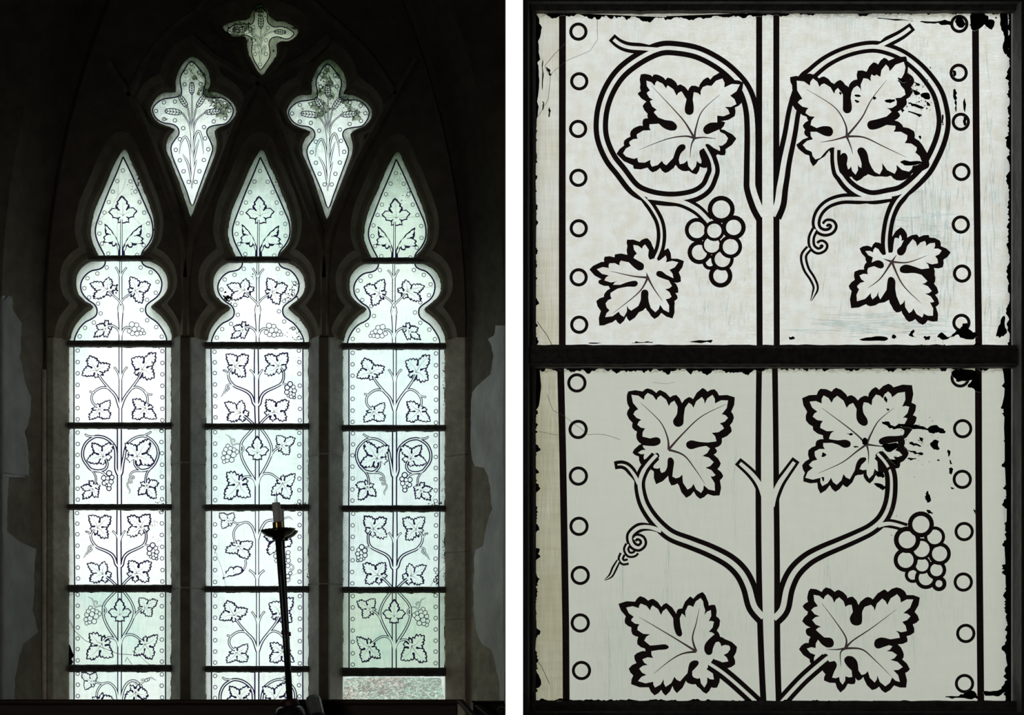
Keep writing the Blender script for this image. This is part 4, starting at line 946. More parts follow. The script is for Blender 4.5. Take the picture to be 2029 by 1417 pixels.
def build_walls():
    wl = empty('wall_left'); tag(wl, 'stone wall, shade painted in above, with a deep pointed arch around the three-light window', 'wall', kind='structure')
    paths = [arch_path(a, b) for a, b, d in A_STEPS]; n = len(paths[0])
    v = [tuple(W(x, y, d)) for p, (a, b, d) in zip(paths, A_STEPS) for x, y in p]
    f = [(a*n+k, a*n+k+1, (a+1)*n+k+1, (a+1)*n+k) for a in range(len(paths)-1) for k in range(n-1)]
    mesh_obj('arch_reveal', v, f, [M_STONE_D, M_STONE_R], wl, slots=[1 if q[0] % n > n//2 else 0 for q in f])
    kf = (CAMD-0.35)/CAMD; XR = CXP+(1002-CXP)*kf
    xs0, top, bot = -560.0, -560.0, 2040.0
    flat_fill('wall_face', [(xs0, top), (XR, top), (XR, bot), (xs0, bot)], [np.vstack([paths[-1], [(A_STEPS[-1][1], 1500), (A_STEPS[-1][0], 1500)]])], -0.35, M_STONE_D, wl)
    # end of the wall at the daylight gap, splayed open to the outside
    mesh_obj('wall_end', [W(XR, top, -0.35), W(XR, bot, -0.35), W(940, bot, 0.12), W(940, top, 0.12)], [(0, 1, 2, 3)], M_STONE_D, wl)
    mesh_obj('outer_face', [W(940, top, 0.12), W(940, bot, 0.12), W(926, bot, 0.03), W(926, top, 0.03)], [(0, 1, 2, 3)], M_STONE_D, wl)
    # sill under the lights
    mb = MB(); a = W(60, 1500, -0.33); b = W(960, 1478, 0.05)
    mb.box((a.x, a.y, a.z), (b.x, b.y, b.z)).build('sill_stone', M_STONE, wl)
    # roll moulding up the left jamb and round the arch
    roll = arch_path(A_STEPS[1][0]-1, A_STEPS[1][1]+1)
    m = len(roll)//2
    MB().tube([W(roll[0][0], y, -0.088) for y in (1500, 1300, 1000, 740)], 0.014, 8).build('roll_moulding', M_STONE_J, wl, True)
    # whitewash that survives on the splays: measured ragged edges, laid 3 mm proud of the stone
    def on_reveal(px, py, side):
        for i in range(len(A_RAW)-1):
            x0, x1 = A_RAW[i][side], A_RAW[i+1][side]
            if (x1-x0) and 0 <= (px-x0)/(x1-x0) <= 1 and i >= 1:
                t = (px-x0)/(x1-x0); return A_RAW[i][2]+(A_RAW[i+1][2]-A_RAW[i][2])*t
        return -0.35 if (px < 4 or px > 998) else -0.08
    def wash(pts, far, side):
        """pts: ragged inner edge top to bottom; the sheet runs from it out to x = far"""
        vs, fs = [], []
        q = []
        for (x0, y0), (x1, y1) in zip(pts, pts[1:]):
            k = max(1, int(abs(y1-y0)/6)); q += [(x0+(x1-x0)*t/k, y0+(y1-y0)*t/k) for t in range(k)]
        q.append(pts[-1])
        xs = sorted({A_RAW[i][side] for i in range(1, len(A_RAW))})
        C = 22
        for j, (x, y) in enumerate(q):
            x += noise.noise(Vector((y*0.06, side*9.0, 0)))*2.5
            for c in range(C):
                px = x+(far-x)*c/(C-1); d = on_reveal(px, y, side)-0.008
                vs.append(U(px, y, d))
        for j in range(len(q)-1):
            for c in range(C-1): fs.append((j*C+c, j*C+c+1, (j+1)*C+c+1, (j+1)*C+c))
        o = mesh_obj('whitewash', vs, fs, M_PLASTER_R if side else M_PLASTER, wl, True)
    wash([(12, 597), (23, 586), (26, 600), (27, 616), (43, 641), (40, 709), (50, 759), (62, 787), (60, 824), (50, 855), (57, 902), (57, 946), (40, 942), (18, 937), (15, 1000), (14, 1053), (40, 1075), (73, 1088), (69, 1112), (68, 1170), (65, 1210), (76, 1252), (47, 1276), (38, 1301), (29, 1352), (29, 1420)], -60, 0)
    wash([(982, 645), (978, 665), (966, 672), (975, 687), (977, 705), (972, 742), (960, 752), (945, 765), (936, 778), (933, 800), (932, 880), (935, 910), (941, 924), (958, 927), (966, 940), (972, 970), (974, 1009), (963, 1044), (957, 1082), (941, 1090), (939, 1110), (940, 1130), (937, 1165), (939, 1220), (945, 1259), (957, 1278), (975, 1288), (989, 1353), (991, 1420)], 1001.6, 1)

    # right-hand bay
    wr = empty('wall_right'); tag(wr, 'dark wall round the large two-pane painted window', 'wall', kind='structure')
    dF = -0.10; kf = (CAMD+dF)/CAMD; XL = CXP+(1036-CXP)*kf
    hole = [(1056, 14), (2003, 14), (2003, 1404), (1056, 1404)]
    ho = [(CXP+(x-CXP)*kf, HOR+(y-HOR)*kf) for x, y in ((1046, 3), (2024, 3), (2024, 1412), (1046, 1412))]
    flat_fill('wall_face', [(XL, -560), (2590, -560), (2590, 2040), (XL, 2040)], [ho], dF, M_FRAME, wr)
    vs = [W(x, y, dF) for x, y in ho]+[W(x, y, 0.03) for x, y in hole]
    mesh_obj('window_reveal', vs, [(0, 1, 5, 4), (2, 3, 7, 6), (3, 0, 4, 7)], M_FRAME, wr)
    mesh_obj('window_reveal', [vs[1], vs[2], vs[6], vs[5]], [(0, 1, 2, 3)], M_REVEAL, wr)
    mesh_obj('wall_end', [W(XL, -560, dF), W(XL, 2040, dF), W(1050, 2040, 0.03), W(1050, -560, 0.03)], [(0, 1, 2, 3)], M_FRAME, wr)
    flat_fill('wall_back', [(1050, -560), (2590, -560), (2590, 2040), (1050, 2040)], [hole], 0.03, M_FRAME, wr)

    # the room behind the camera
    x0, x1 = W(-560, 0).x, W(2590, 0).x
    def room(nm, a, b, mat, lab, cat):
        o = MB().box(a, b).build(nm, mat); return tag(o, lab, cat, kind='structure')
    room('floor', (x0, -10.6, -0.1), (x1, -0.3, 0.0), M_FLOOR, 'stone slab floor of the dim church interior', 'floor')
    room('ceiling', (x0, -10.6, 6.5), (x1, -0.05, 6.6), M_ROOM, 'plain plaster ceiling over the dim church interior', 'ceiling')
    room('wall_west', (x0-0.1, -10.6, 0), (x0, -0.05, 6.5), M_ROOM, 'side wall of the room beyond the arch', 'wall')
    room('wall_east', (x1, -10.6, 0), (x1+0.1, -0.05, 6.5), M_ROOM, 'side wall of the room beyond the large window', 'wall')
    room('wall_back', (x0, -10.7, 0), (x1, -10.6, 6.5), M_ROOM, 'back wall of the room facing the windows', 'wall')

build_walls()
plate()
PM = lambda a, b: [(a, 0.03), (a, -0.012), (a+24, D_PLATE), (b-24, D_PLATE), (b, -0.012), (b, 0.03)]
stones(2, 'chamfered stone mullion beside the lancet next to the wall corner', PM(340, 408), 2, [672, 922, 1168, 1500], M_LIME, True)
stones(3, 'chamfered stone mullion beside the lancet with the clear bottom pane', PM(612, 679.5), 2, [672, 905, 1160, 1500], M_LIME, True)
xl, xr = A_STEPS[0][0], A_STEPS[0][1]
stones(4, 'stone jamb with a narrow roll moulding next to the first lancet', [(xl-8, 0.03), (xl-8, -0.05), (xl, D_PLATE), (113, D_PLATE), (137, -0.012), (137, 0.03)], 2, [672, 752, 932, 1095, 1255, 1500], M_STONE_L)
stones(5, 'stone jamb painted as daylit beside the lancet with the clear bottom pane', [(882, 0.03), (882, -0.012), (892, -0.03), (xr, D_PLATE), (xr+8, -0.05), (xr+8, 0.03)], 2, [672, 905, 1096, 1228, 1500], M_STONE_J)

# ------------------------------------------------------------------ glazing
RNG = random.Random(11)
def bar(win, x0, x1, y0, y1, name='saddle_bar', d0=-0.030, d1=-0.002, rag=0.7, n=30):
    mb = MB(); rs = []
    for i in range(n+1):
        x = x0+(x1-x0)*i/n
        a = y0+noise.noise(Vector((x*0.11, y0, 1)))*rag; b = y1+noise.noise(Vector((x*0.11, y1, 5)))*rag
        m = (b-a)*0.22
        rs.append([W(x, a, d1), W(x, a, d0+0.006), W(x, a+m, d0), W(x, b-m, d0), W(x, b, d0+0.006), W(x, b, d1)])
    mb.rings(rs); return mb.build(name, M_IRON, win)
def rect(x0, y0, x1, y1): return np.array([(x0, y0), (x1, y0), (x1, y1), (x0, y1)], float)
def grime_rect(a, x0, y0, x1, y1, rng, ws=((0, 2.2), (0, 2.6), (0, 1.6), (0, 2.0))):
    (t0, t1), (r0, r1), (b0, b1), (l0, l1) = ws
    edge_grime(a, (x0, y0), (x1, y0), (0, 1), t0, t1, rng); edge_grime(a, (x1, y0), (x1, y1), (-1, 0), r0, r1, rng)
    edge_grime(a, (x0, y1), (x1, y1), (0, -1), b0, b1, rng); edge_grime(a, (x0, y0), (x0, y1), (1, 0), l0, l1, rng)
def streaks(a, cx, cy, sx, sy, n, L, ang, w, rng):
    for _ in range(n):
        x, y = rng.gauss(cx, sx), rng.gauss(cy, sy); l = L*rng.uniform(0.3, 1.2); t = ang+rng.gauss(0, 0.07)
        dx, dy = math.cos(t)*l/2, math.sin(t)*l/2; b = rng.uniform(-3, 3)
        q = ribbon(np.array([(x-dx, y-dy), (x+b*math.sin(t), y+b*math.cos(t)), (x+dx, y+dy)]), [0.4, w*rng.uniform(0.4, 1.3), 0.4])
        a.base.insert(0, (('wash_streak', 1), True, q))
def crack(a, pts, w=0.6):
    q = []
    for (x0, y0), (x1, y1) in zip(pts, pts[1:]):
        q += [(x0+(x1-x0)*t/5+RNG.uniform(-.3, .3), y0+(y1-y0)*t/5+RNG.uniform(-.3, .3)) for t in range(5)]
    q.append(pts[-1]); a.top.append((('crack_line', 1), True, ribbon(np.array(q), w)))
def to_pane(src, L, yt, yb, mirror=False):
    """place a design measured in one pane (border lines x, glass top and foot) into another"""
    sl, sr, st, sb = src
    def X(p):
        p = np.asarray(p, float); u = (p[:, 0]-sl)/(sr-sl); w = (p[:, 1]-st)/(sb-st)
        if mirror: u = 1-u
        return np.stack([L['bl']+u*(L['br']-L['bl']), yt+w*(yb-yt)], 1)
    return X
SRC_A = (1114.5, 1935.5, 28, 688); SRC_B = (1116.5, 1940, 731, 1388)
SRC_C = (419.4, 600.7, 851, 1001); SRC_D = (147.2, 328.3, 688, 838.5); SRC_F = (420, 601.2, 1012, 1162.5); SRC_E = (146.3, 327.3, 1331, 1480)
GL = [M_GLASS, M_GLASS_E]
K = 0.2217*1.04
COLS = [[(218, 233, 226), (236, 250, 244), (246, 254, 251), (236, 248, 245), (243, 253, 249), (216, 233, 225), (231, 243, 238)],
        [(207, 227, 219), (238, 251, 246), (240, 252, 250), (222, 241, 238), (234, 247, 245), (231, 245, 243), (234, 244, 241)],
        [(196, 218, 205), (228, 244, 238), (224, 240, 239), (215, 232, 231), (214, 232, 230), (190, 211, 195), None]]
ROWK = [['D', 'A', 'B', 'C', 'E'], ['B', 'C', 'F', 'D', 'A'], ['D', 'Am', 'Bm', 'Cm', None]]
WIN_LABEL = ['painted lancet window whose second lowest pane is cracked and grimy at the foot',
             'painted lancet window crossed by the tall candlesticks',
             'painted lancet window with one clear pane above the sill']
for wi, L in enumerate(LAN):
    win = empty(f'window_{wi+1}'); tag(win, WIN_LABEL[wi], 'window', 'three lancets of the arched window', 'structure')
    B = BARS[wi]; rng = random.Random(20+wi)
    # pointed top light
    s = shift(L['dx'], L['ty']); h = shift(L['dx'], L['hy'])
    o = s(TIP_O); o[0][1] = o[-1][1] = B[0][0]+4
    a = art_tip(s); q = lambda x, y: s(P('T', f'{x} {y}'))[0]
    for i in range(5, len(o)-6): edge_grime(a, o[i], o[i+1], tuple(np.array([-(o[i+1]-o[i])[1], (o[i+1]-o[i])[0]])/np.linalg.norm(o[i+1]-o[i])*-1*(-1)), 0, 1.5, rng, 2.0)
    if wi == 0:
        specks(a, q(690, 400), (4, 9), 26, 1.5, rng); specks(a, q(620, 500), (6, 5), 14, 1.0, rng); specks(a, q(690, 640), (3, 5), 8, 1.1, rng); specks(a, q(450, 640), (6, 8), 12, 0.7, rng); specks(a, q(600, 200), (4, 6), 10, 1.3, rng)
        crack(a, [q(80, 950), q(190, 860), q(330, 730), q(400, 580), q(470, 500), q(515, 350)], .5); crack(a, [q(430, 230), q(410, 560), q(400, 1330)], .4); crack(a, [q(600, 840), q(710, 940), q(850, 890)], .4)
    elif wi == 1:
        specks(a, q(560, 230), (5, 9), 22, 1.0, rng); specks(a, q(690, 360), (4, 8), 20, 1.3, rng); specks(a, q(480, 720), (3, 4), 8, .7, rng); specks(a, q(780, 520), (5, 16), 14, .8, rng)
    else:
        specks(a, q(610, 520), (5, 9), 24, 1.1, rng); specks(a, q(530, 300), (4, 7), 12, 0.9, rng); specks(a, q(640, 440), (4, 5), 10, 1.0, rng); crack(a, [q(180, 790), q(420, 820), q(830, 800)], .5)
    put_pane(win, o, a, COLS[wi][0], GL, (0.55, 0.75, 0.85)[wi])
    # cusped light
    o = np.vstack([h(HEAD_OL), h(HEAD_OR)]); o[0] = (L['x0']-2, B[1][0]+4); o[-1] = (L['x1']+2, B[1][0]+4)
    k0 = len(HEAD_OL)
    o[k0-1][1] = o[k0][1] = B[0][1]-4
    a = art_head(h, mirror=(wi == 2)); q = lambda x, y: h(P('H', f'{x} {y}'))[0]
    edge_grime(a, (L['x0'], B[1][0]), (L['x1'], B[1][0]), (0, -1), 0, 2.2, rng); edge_grime(a, (L['x0']+40, B[0][1]), (L['x1']-35, B[0][1]), (0, 1), 0, 1.6, rng)
    for i in range(k0, len(o)-2): edge_grime(a, o[i], o[i+1], tuple(np.array([-(o[i+1]-o[i])[1], (o[i+1]-o[i])[0]])/max(1e-6, np.linalg.norm(o[i+1]-o[i]))), 0, 1.4, rng, 2.0)
    for i in range(0, k0-2): edge_grime(a, o[i], o[i+1], tuple(np.array([-(o[i+1]-o[i])[1], (o[i+1]-o[i])[0]])/max(1e-6, np.linalg.norm(o[i+1]-o[i]))), 0, 1.2, rng, 2.0)
    if wi == 0: specks(a, q(905, 550), (1.5, 4), 8, 2.0, rng); specks(a, q(1100, 740), (2, 3), 6, .8, rng); specks(a, q(800, 470), (2, 3), 8, .8, rng)
    elif wi == 1:
        specks(a, q(440, 690), (4, 5), 26, 2.6, rng); specks(a, q(1600, 560), (6, 14), 40, 1.6, rng); specks(a, q(1500, 700), (7, 6), 24, 1.4, rng); specks(a, q(960, 330), (6, 6), 26, 1.2, rng); specks(a, q(1640, 1320), (8, 12), 34, 1.4, rng); specks(a, q(1330, 400), (3, 8), 10, 1.0, rng)
    else: specks(a, q(970, 560), (1.5, 16), 14, .8, rng); crack(a, [q(900, 560), q(1300, 500), q(1790, 470)], .4); specks(a, q(1020, 850), (1, 8), 6, .8, rng)
    put_pane(win, o, a, COLS[wi][1], GL, 0.12)
    # oblong panes
    for r in range(5):
        yt = B[r+1][1]; yb = B[r+2][0] if r < 4 else 1482.0
        kind = ROWK[wi][r]; x0, x1 = L['x0'], L['x1']
        if kind is None: continue
        mir = kind.endswith('m'); kd = kind[0]
        mk = lambda src: to_pane(src, L, yt, yb if r < 4 else yt+150, mir)
        if kd == 'A': a = art_scroll(mk(SRC_A), K)
        elif kd == 'B': a = art_branch(mk(SRC_B), K)
        elif kd == 'C': a = art_oval(mk(SRC_C))
        elif kd == 'D': a = art_arches(mk(SRC_D))
        elif kd == 'F': a = art_hanging(mk(SRC_F))
        else: a = art_foot(mk(SRC_E))
        grime_rect(a, x0, yt, x1, yb, rng, ((0, 2.6), (0, 2.4), (-.6, 1.2), (-.5, 1.8)))
        if (wi, r) == (0, 0): specks(a, (305, 723), (6, 5), 22, 1.0, rng); specks(a, (315, 692), (6, 1.5), 12, .8, rng)
        if (wi, r) == (0, 1): specks(a, (303, 885), (6, 8), 24, .8, rng); specks(a, (320, 996), (8, 1.5), 14, 1.2, rng); specks(a, (322, 852), (6, 2), 14, 1.4, rng)
        if (wi, r) == (0, 2): specks(a, (306, 1040), (6, 5), 22, .9, rng); specks(a, (320, 1014), (5, 2), 12, 1.5, rng); specks(a, (312, 1070), (6, 6), 8, .7, rng)
        if (wi, r) == (0, 3):
            crack(a, [(137, 1228), (150, 1252), (170, 1270), (200, 1282), (235, 1296), (262, 1298)], 1.1); crack(a, [(262, 1290), (275, 1298), (300, 1320)], .8); crack(a, [(248, 1312), (252, 1302), (262, 1318)], 1.0); crack(a, [(136, 1182), (148, 1174)], .8)
            a.top.append((('edge_grime', 1), True, np.array([(134, 1275), (139, 1278), (144, 1292), (148, 1300), (142, 1306), (146, 1312), (140, 1320), (134, 1320)])))
        if (wi, r) == (1, 0): specks(a, (592, 716), (5, 6), 14, .8, rng); crack(a, [(612, 838), (606, 841), (600, 840)], 1.0)
        if (wi, r) == (1, 1): specks(a, (598, 998), (8, 1.5), 22, 1.5, rng); specks(a, (610, 960), (1.5, 20), 14, 1.0, rng); specks(a, (415, 858), (4, 4), 12, 1.0, rng)
        if (wi, r) == (1, 2):
            crack(a, [(421, 1075), (428, 1096), (440, 1128), (448, 1162)], .6); specks(a, (427, 1095), (1, 3), 8, 1.0, rng); crack(a, [(540, 1164), (560, 1150), (585, 1138), (612, 1126)], .5); specks(a, (610, 1148), (1.2, 7), 12, 1.2, rng); specks(a, (425, 1022), (8, 6), 16, .5, rng)
        if (wi, r) == (2, 1): specks(a, (866, 1000), (8, 2), 24, 1.4, rng); specks(a, (879, 985), (1.5, 12), 16, 1.1, rng); crack(a, [(852, 1000), (868, 970), (880, 945)], .5)
        if (wi, r) == (2, 2): specks(a, (866, 1150), (3, 8), 26, 1.6, rng); crack(a, [(852, 1164), (864, 1142), (882, 1122)], .7); specks(a, (879, 1085), (1.2, 30), 26, 1.0, rng)
        if (wi, r) == (2, 0): specks(a, (879, 760), (1.4, 40), 30, 1.2, rng); specks(a, (724, 730), (2, 3), 10, .6, rng)
        if (wi, r) == (2, 1): streaks(a, 720, 965, 22, 18, 60, 14, 1.2, 0.9, rng)
        if (wi, r) == (2, 2): streaks(a, 705, 1070, 14, 35, 90, 20, math.pi/2, 1.0, rng); streaks(a, 745, 1100, 25, 25, 40, 14, 1.4, 0.8, rng)
        if (wi, r) == (1, 3): streaks(a, 590, 1195, 16, 16, 60, 16, math.pi/2, 0.9, rng); streaks(a, 575, 1190, 18, 10, 30, 16, 0.05, 0.8, rng)
        if (wi, r) == (1, 0): streaks(a, 595, 760, 8, 35, 40, 20, math.pi/2, 0.9, rng)
        if (wi, r) == (0, 1): streaks(a, 322, 920, 6, 35, 30, 20, math.pi/2, 0.8, rng)
        put_pane(win, rect(x0-2, yt-3, x1+2, yb+3), a, COLS[wi][r+2], GL, 0.03, putty=0.8)
    if wi == 2:
        yt = B[5][1]
        cp = mesh_obj('clear_pane', [W(x, y, 0.0) for x, y in rect(L['x0']-2, yt-4, L['x1']+2, 1482)], [(0, 1, 2, 3)], M_CLEAR, win); cp['label'] = 'clear hazy pane with ivy behind it'
        # pale rim painting in the bright halo round the clear pane
        o = rect(L['x0'], yt-3, L['x1'], 1482)
        i = np.array([(690, yt+4), (L['x0']+5, yt+9), (L['x0']+2.5, yt+22), (L['x0']+2, 1480), (L['x1']-8, 1480), (L['x1']-7, yt+20), (L['x1']-10, yt+6), (L['x1']-20, yt+3), (740, yt+2)])
        vv, tt = cdt([o, catmull(i, 3, True)]); c = vv[tt].mean(1); ok = inside(o, c) & ~inside(catmull(i, 3, True), c)
        w = mesh_obj('halo_rim', [W(x, y, -0.001) for x, y in vv], [tuple(int(k) for k in t) for t in tt[ok]], M_GLASS, win)
        w.color = (0.93, 0.95, 0.97, 1); w['grime'] = 0.0
    for bi, (y0, y1) in enumerate(B):
        if bi == 0: bar(win, 178+L['dx'], 315+L['dx'], y0-.5, y1+.5)
        else: bar(win, L['x0']-0.5, L['x1']+0.5, y0-.5, y1+.5)

for n, (o, lab) in enumerate(((QUADS[0], 'four-lobed tracery light with wheat ears above the gap between first and second lancets'),
                              (QUADS[1], 'four-lobed tracery light with blackened wheat ears, over the lancet with candlesticks and its clear-paned neighbour'),
                              (QUADS[2], 'small dim four-lobed light at the very top of the tracery'))):
    win = empty(f'window_{n+4}'); tag(win, lab, 'window', kind='structure')
    rng = random.Random(50+n)
    if n < 2:
        d = [(470, 640, 30), (500, 680, 40), (440, 620, 28), (520, 720, 34), (545, 690, 26), (415, 605, 26), (480, 720, 30), (390, 570, 20), (340, 500, 16), (150, 762, 12), (400, 480, 14), (365, 600, 12), (455, 650, 20), (500, 650, 14)] if n == 0 else \
            [(320, 560, 36), (330, 510, 34), (280, 560, 28), (340, 600, 30), (265, 655, 40), (300, 690, 36), (240, 650, 28), (450, 650, 34), (470, 690, 24), (420, 620, 26), (385, 470, 24), (300, 470, 26), (545, 650, 14), (320, 430, 22), (500, 720, 30), (250, 720, 30), (160, 680, 10)]
        a = art_quatrefoil(Q_SH[n], d, rng); oo = catmull(o, 2, True)
        q = lambda x, y: Q_SH[n](P('Q', f'{x} {y}'))[0]
        if n == 0: specks(a, q(470, 680), (10, 7), 40, 1.6, rng); specks(a, q(330, 480), (10, 12), 30, 1.0, rng)
        else: specks(a, q(320, 520), (9, 14), 46, 1.5, rng); specks(a, q(280, 670), (10, 6), 30, 1.4, rng); specks(a, q(450, 660), (9, 6), 26, 1.2, rng)
        for i in range(len(oo)): edge_grime(a, oo[i], oo[(i+1) % len(oo)], tuple(np.array([-(oo[(i+1) % len(oo)]-oo[i])[1], (oo[(i+1) % len(oo)]-oo[i])[0]])/max(1e-6, np.linalg.norm(oo[(i+1) % len(oo)]-oo[i]))), 0, 1.3, rng, 2.0)
        specks(a, q(330, 430), (12, 12), 40, 0.8, rng); specks(a, q(500, 680), (14, 9), 50, 0.9, rng); specks(a, q(400, 600), (8, 6), 26, 1.0, rng)
        for xx in (300, 330, 360, 390): crack(a, [tuple(q(xx, 440+rng.uniform(-20, 60))), tuple(q(xx+60, 500+rng.uniform(0, 90)))], 0.9)
        put_pane(win, oo, a, ((228, 241, 237), (222, 236, 231))[n], [M_GLASS, M_GLASS_Q], (0.95, 1.0)[n])
    else:
        a = art_top(rng)
        for x, y, sx, sy, nn, rr in ((470, 530, 16, 5, 70, 1.6), (350, 480, 8, 5, 30, 1.0), (850, 170, 8, 6, 60, 1.5), (640, 480, 6, 8, 40, 1.2), (720, 640, 4, 12, 40, 1.0), (1380, 480, 9, 4, 26, 0.8), (1150, 840, 3, 14, 24, 0.8), (650, 950, 3, 14, 20, 0.8)):
            specks(a, P('q', f'{x} {y}')[0], (sx, sy), nn, rr, rng)
        oo = catmull(o, 2, True)
        for i in range(len(oo)): edge_grime(a, oo[i], oo[(i+1) % len(oo)], tuple(np.array([-(oo[(i+1) % len(oo)]-oo[i])[1], (oo[(i+1) % len(oo)]-oo[i])[0]])/max(1e-6, np.linalg.norm(oo[(i+1) % len(oo)]-oo[i]))), 0, 2.2, rng, 1.5)
        put_pane(win, oo, a, (156, 168, 146), [M_GLASS, M_GLASS_Q], 1.0)

def rough_edge(pts, rng):
    q = catmull(pts, 4, True); r = min(0.9, 0.10*math.sqrt(abs(area(q))))
    return q+np.array([[rng.gauss(0, r), rng.gauss(0, r)] for _ in q])
# ------------------------------------------------------------------ the large window
win = empty('window_7'); tag(win, 'large two-pane painted window filling the dark wall, vine scrolls above and branches below', 'window', kind='structure')
GR = [M_GLASS_R, M_GLASS_C]
rng = random.Random(77)
a = art_scroll(); a.border = np.array([(1114, 10), (1114, 710), (2020, 710), (2020, 10)], float)
edge_grime(a, (1056, 27), (1320, 38), (0, 1), -2, 9, rng, 2.5, 0.2); edge_grime(a, (1320, 36), (1700, 22), (0, 1), 0, 7, rng, 2.5, 0.1); edge_grime(a, (1700, 24), (2003, 18), (0, 1), 0, 12, rng, 2.5, 0.2)
edge_grime(a, (1057, 20), (1057, 700), (1, 0), 3, 12, rng, 2.5, 0.7); edge_grime(a, (2002, 20), (2002, 700), (-1, 0), 2, 12, rng, 2.5, 0.5)
edge_grime(a, (1056, 690), (2003, 684), (0, -1), -2, 5, rng, 3, 0.8)
G = lambda pts: a.top.append((('grime_patch', 1), True, rough_edge(pts, rng)))
G([(1061, 40), (1068, 44), (1073, 60), (1066, 90), (1069, 118), (1065, 128), (1069, 150), (1066, 200), (1064, 236), (1061, 240)])
G(P('d', '1800 1290 1815 1200 1850 1130 1870 1125 1865 1200 1890 1250 1840 1285'))
G(P('d', '1330 1290 1360 1255 1420 1290 1480 1240 1520 1210 1535 1180 1565 1180 1570 1210 1610 1250 1640 1255 1640 1300 1530 1300 1480 1270 1390 1310')); G(P('d', '700 1315 840 1280 930 1300 900 1318')); G(P('d', '960 1300 975 1268 1000 1295')); G(P('d', '1100 1270 1135 1230 1148 1245 1130 1270 1150 1290 1105 1285')); G(P('d', '1215 1285 1265 1282 1260 1312 1225 1305')); G(P('d', '135 1295 180 1290 190 1305 150 1312'))
G(P('b', '840 150 1000 155 1140 172 1000 168')); G(P('b', '1180 175 1290 178 1410 168 1430 205 1330 198 1220 188')); G(P('b', '1470 160 1500 140 1535 160 1545 210 1510 225 1475 205')); G(P('b', '1600 110 1680 100 1740 160 1660 240 1600 240')); G(P('b', '1700 170 1780 165 1760 240 1720 210')); G(P('b', '1830 110 1890 90 1890 420 1850 400 1862 300 1835 220'))
for s in ('1010 628 1060 640 1080 660 1050 665', '1140 660 1190 680 1170 695', '1115 720 1185 750 1160 770', '1110 830 1210 860 1200 875 1115 850', '1100 895 1195 925 1190 940 1110 910', '1195 755 1250 745 1270 790 1215 795', '1240 820 1270 845 1250 855', '905 810 980 795 985 820 930 830', '665 760 715 770 680 782', '668 805 705 815 675 828', '805 590 842 600 812 610', '1360 930 1378 935 1372 1005 1362 990', '1455 725 1475 730 1480 800 1460 805', '1465 810 1485 815 1480 890 1470 890', '1545 790 1555 850 1552 900 1538 880', '1535 945 1560 950 1555 1005 1535 1000', '1175 1095 1200 1095 1190 1118', '1455 570 1475 575 1472 615 1455 610', '1035 1300 1190 1295 1190 1320 1080 1330', '810 780 838 785 830 803 812 798', '540 745 560 748 552 766', '1035 880 1065 885 1045 905'):
    G(P('b', s))
specks(a, P('b', '1180 760')[0], (14, 22), 40, 1.6, rng); specks(a, P('b', '1700 160')[0], (14, 8), 30, 2.0, rng)
for s in ('520 1340 640 1335 600 1345', '880 1330 1000 1325 1040 1332 900 1340', '1330 1325 1500 1310 1510 1330 1350 1335'): G(P('c', s))
for s in ('155 480 165 500 160 700 150 700', '185 540 215 570 225 610 205 600', '205 870 220 880 215 940 205 940', '160 820 170 830 165 880 155 880'): G(P('a', s))
crack(a, [tuple(x) for x in P('a', '595 150 600 320 540 410 350 490 220 600')], 0.7); crack(a, [tuple(x) for x in P('a', '340 350 250 440 175 530 190 570 220 620 205 800 115 945')], 0.9); crack(a, [tuple(x) for x in P('c', '115 1165 190 1270 240 1365')], 1.2)
streaks(a, 1860, 480, 28, 95, 130, 70, math.pi/2, 3.2, rng); streaks(a, 1845, 470, 30, 60, 40, 60, 0.05, 2.4, rng); streaks(a, 1960, 430, 14, 160, 60, 80, math.pi/2, 2.6, rng)
streaks(a, 1720, 640, 80, 12, 90, 90, 0.03, 2.6, rng); streaks(a, 1640, 560, 60, 50, 40, 40, math.pi/2, 1.6, rng); streaks(a, 1430, 590, 45, 35, 40, 34, math.pi/2, 1.6, rng); streaks(a, 1300, 300, 120, 140, 40, 60, 1.2, 1.0, rng); streaks(a, 1800, 220, 60, 90, 40, 70, math.pi/2, 1.4, rng)
put_pane(win, rect(1056, 15, 2003, 696), a, (192, 195, 192), GR, 0.03, paint_y=-0.005, putty=0.9, paint=M_PAINT)
a = art_branch(); a.border = np.array([(1110.5, 700), (1115, 900), (1121, 1240), (1122, 1410), (2020, 1410), (2020, 700)], float)
G = lambda pts: a.top.append((('grime_patch', 1), True, rough_edge(pts, rng)))
edge_grime(a, (1056, 728), (1500, 733), (0, 1), 0, 12, rng, 2.5, 0.1); edge_grime(a, (1500, 727), (2003, 724), (0, 1), 0, 13, rng, 2.5, 0.1)
edge_grime(a, (1057, 720), (1057, 1400), (1, 0), 1, 14, rng, 2.5, 0.3); edge_grime(a, (2002, 720), (2002, 1400), (-1, 0), 4, 18, rng, 2.5, 0.2); edge_grime(a, (1056, 1386), (2003, 1391), (0, -1), -2, 4, rng, 3, 0.6)
G(P('f', '1850 130 1900 100 1925 180 1920 1417 1890 1417 1870 1000 1865 500 1840 440 1870 300')); G(P('h', '1880 0 1925 0 1925 1250 1890 1240 1860 1180 1890 1100 1875 900 1900 500 1870 360'))
G(P('f', '1440 150 1490 130 1640 150 1680 300 1640 310 1600 280 1560 270 1600 220 1500 230 1460 200')); G(P('h', '1395 1268 1500 1262 1540 1240 1600 1220 1640 1250 1645 1280 1540 1285 1420 1276')); G(P('h', '1700 1225 1800 1222 1840 1200 1870 1160 1895 1190 1870 1240 1800 1265 1710 1262'))
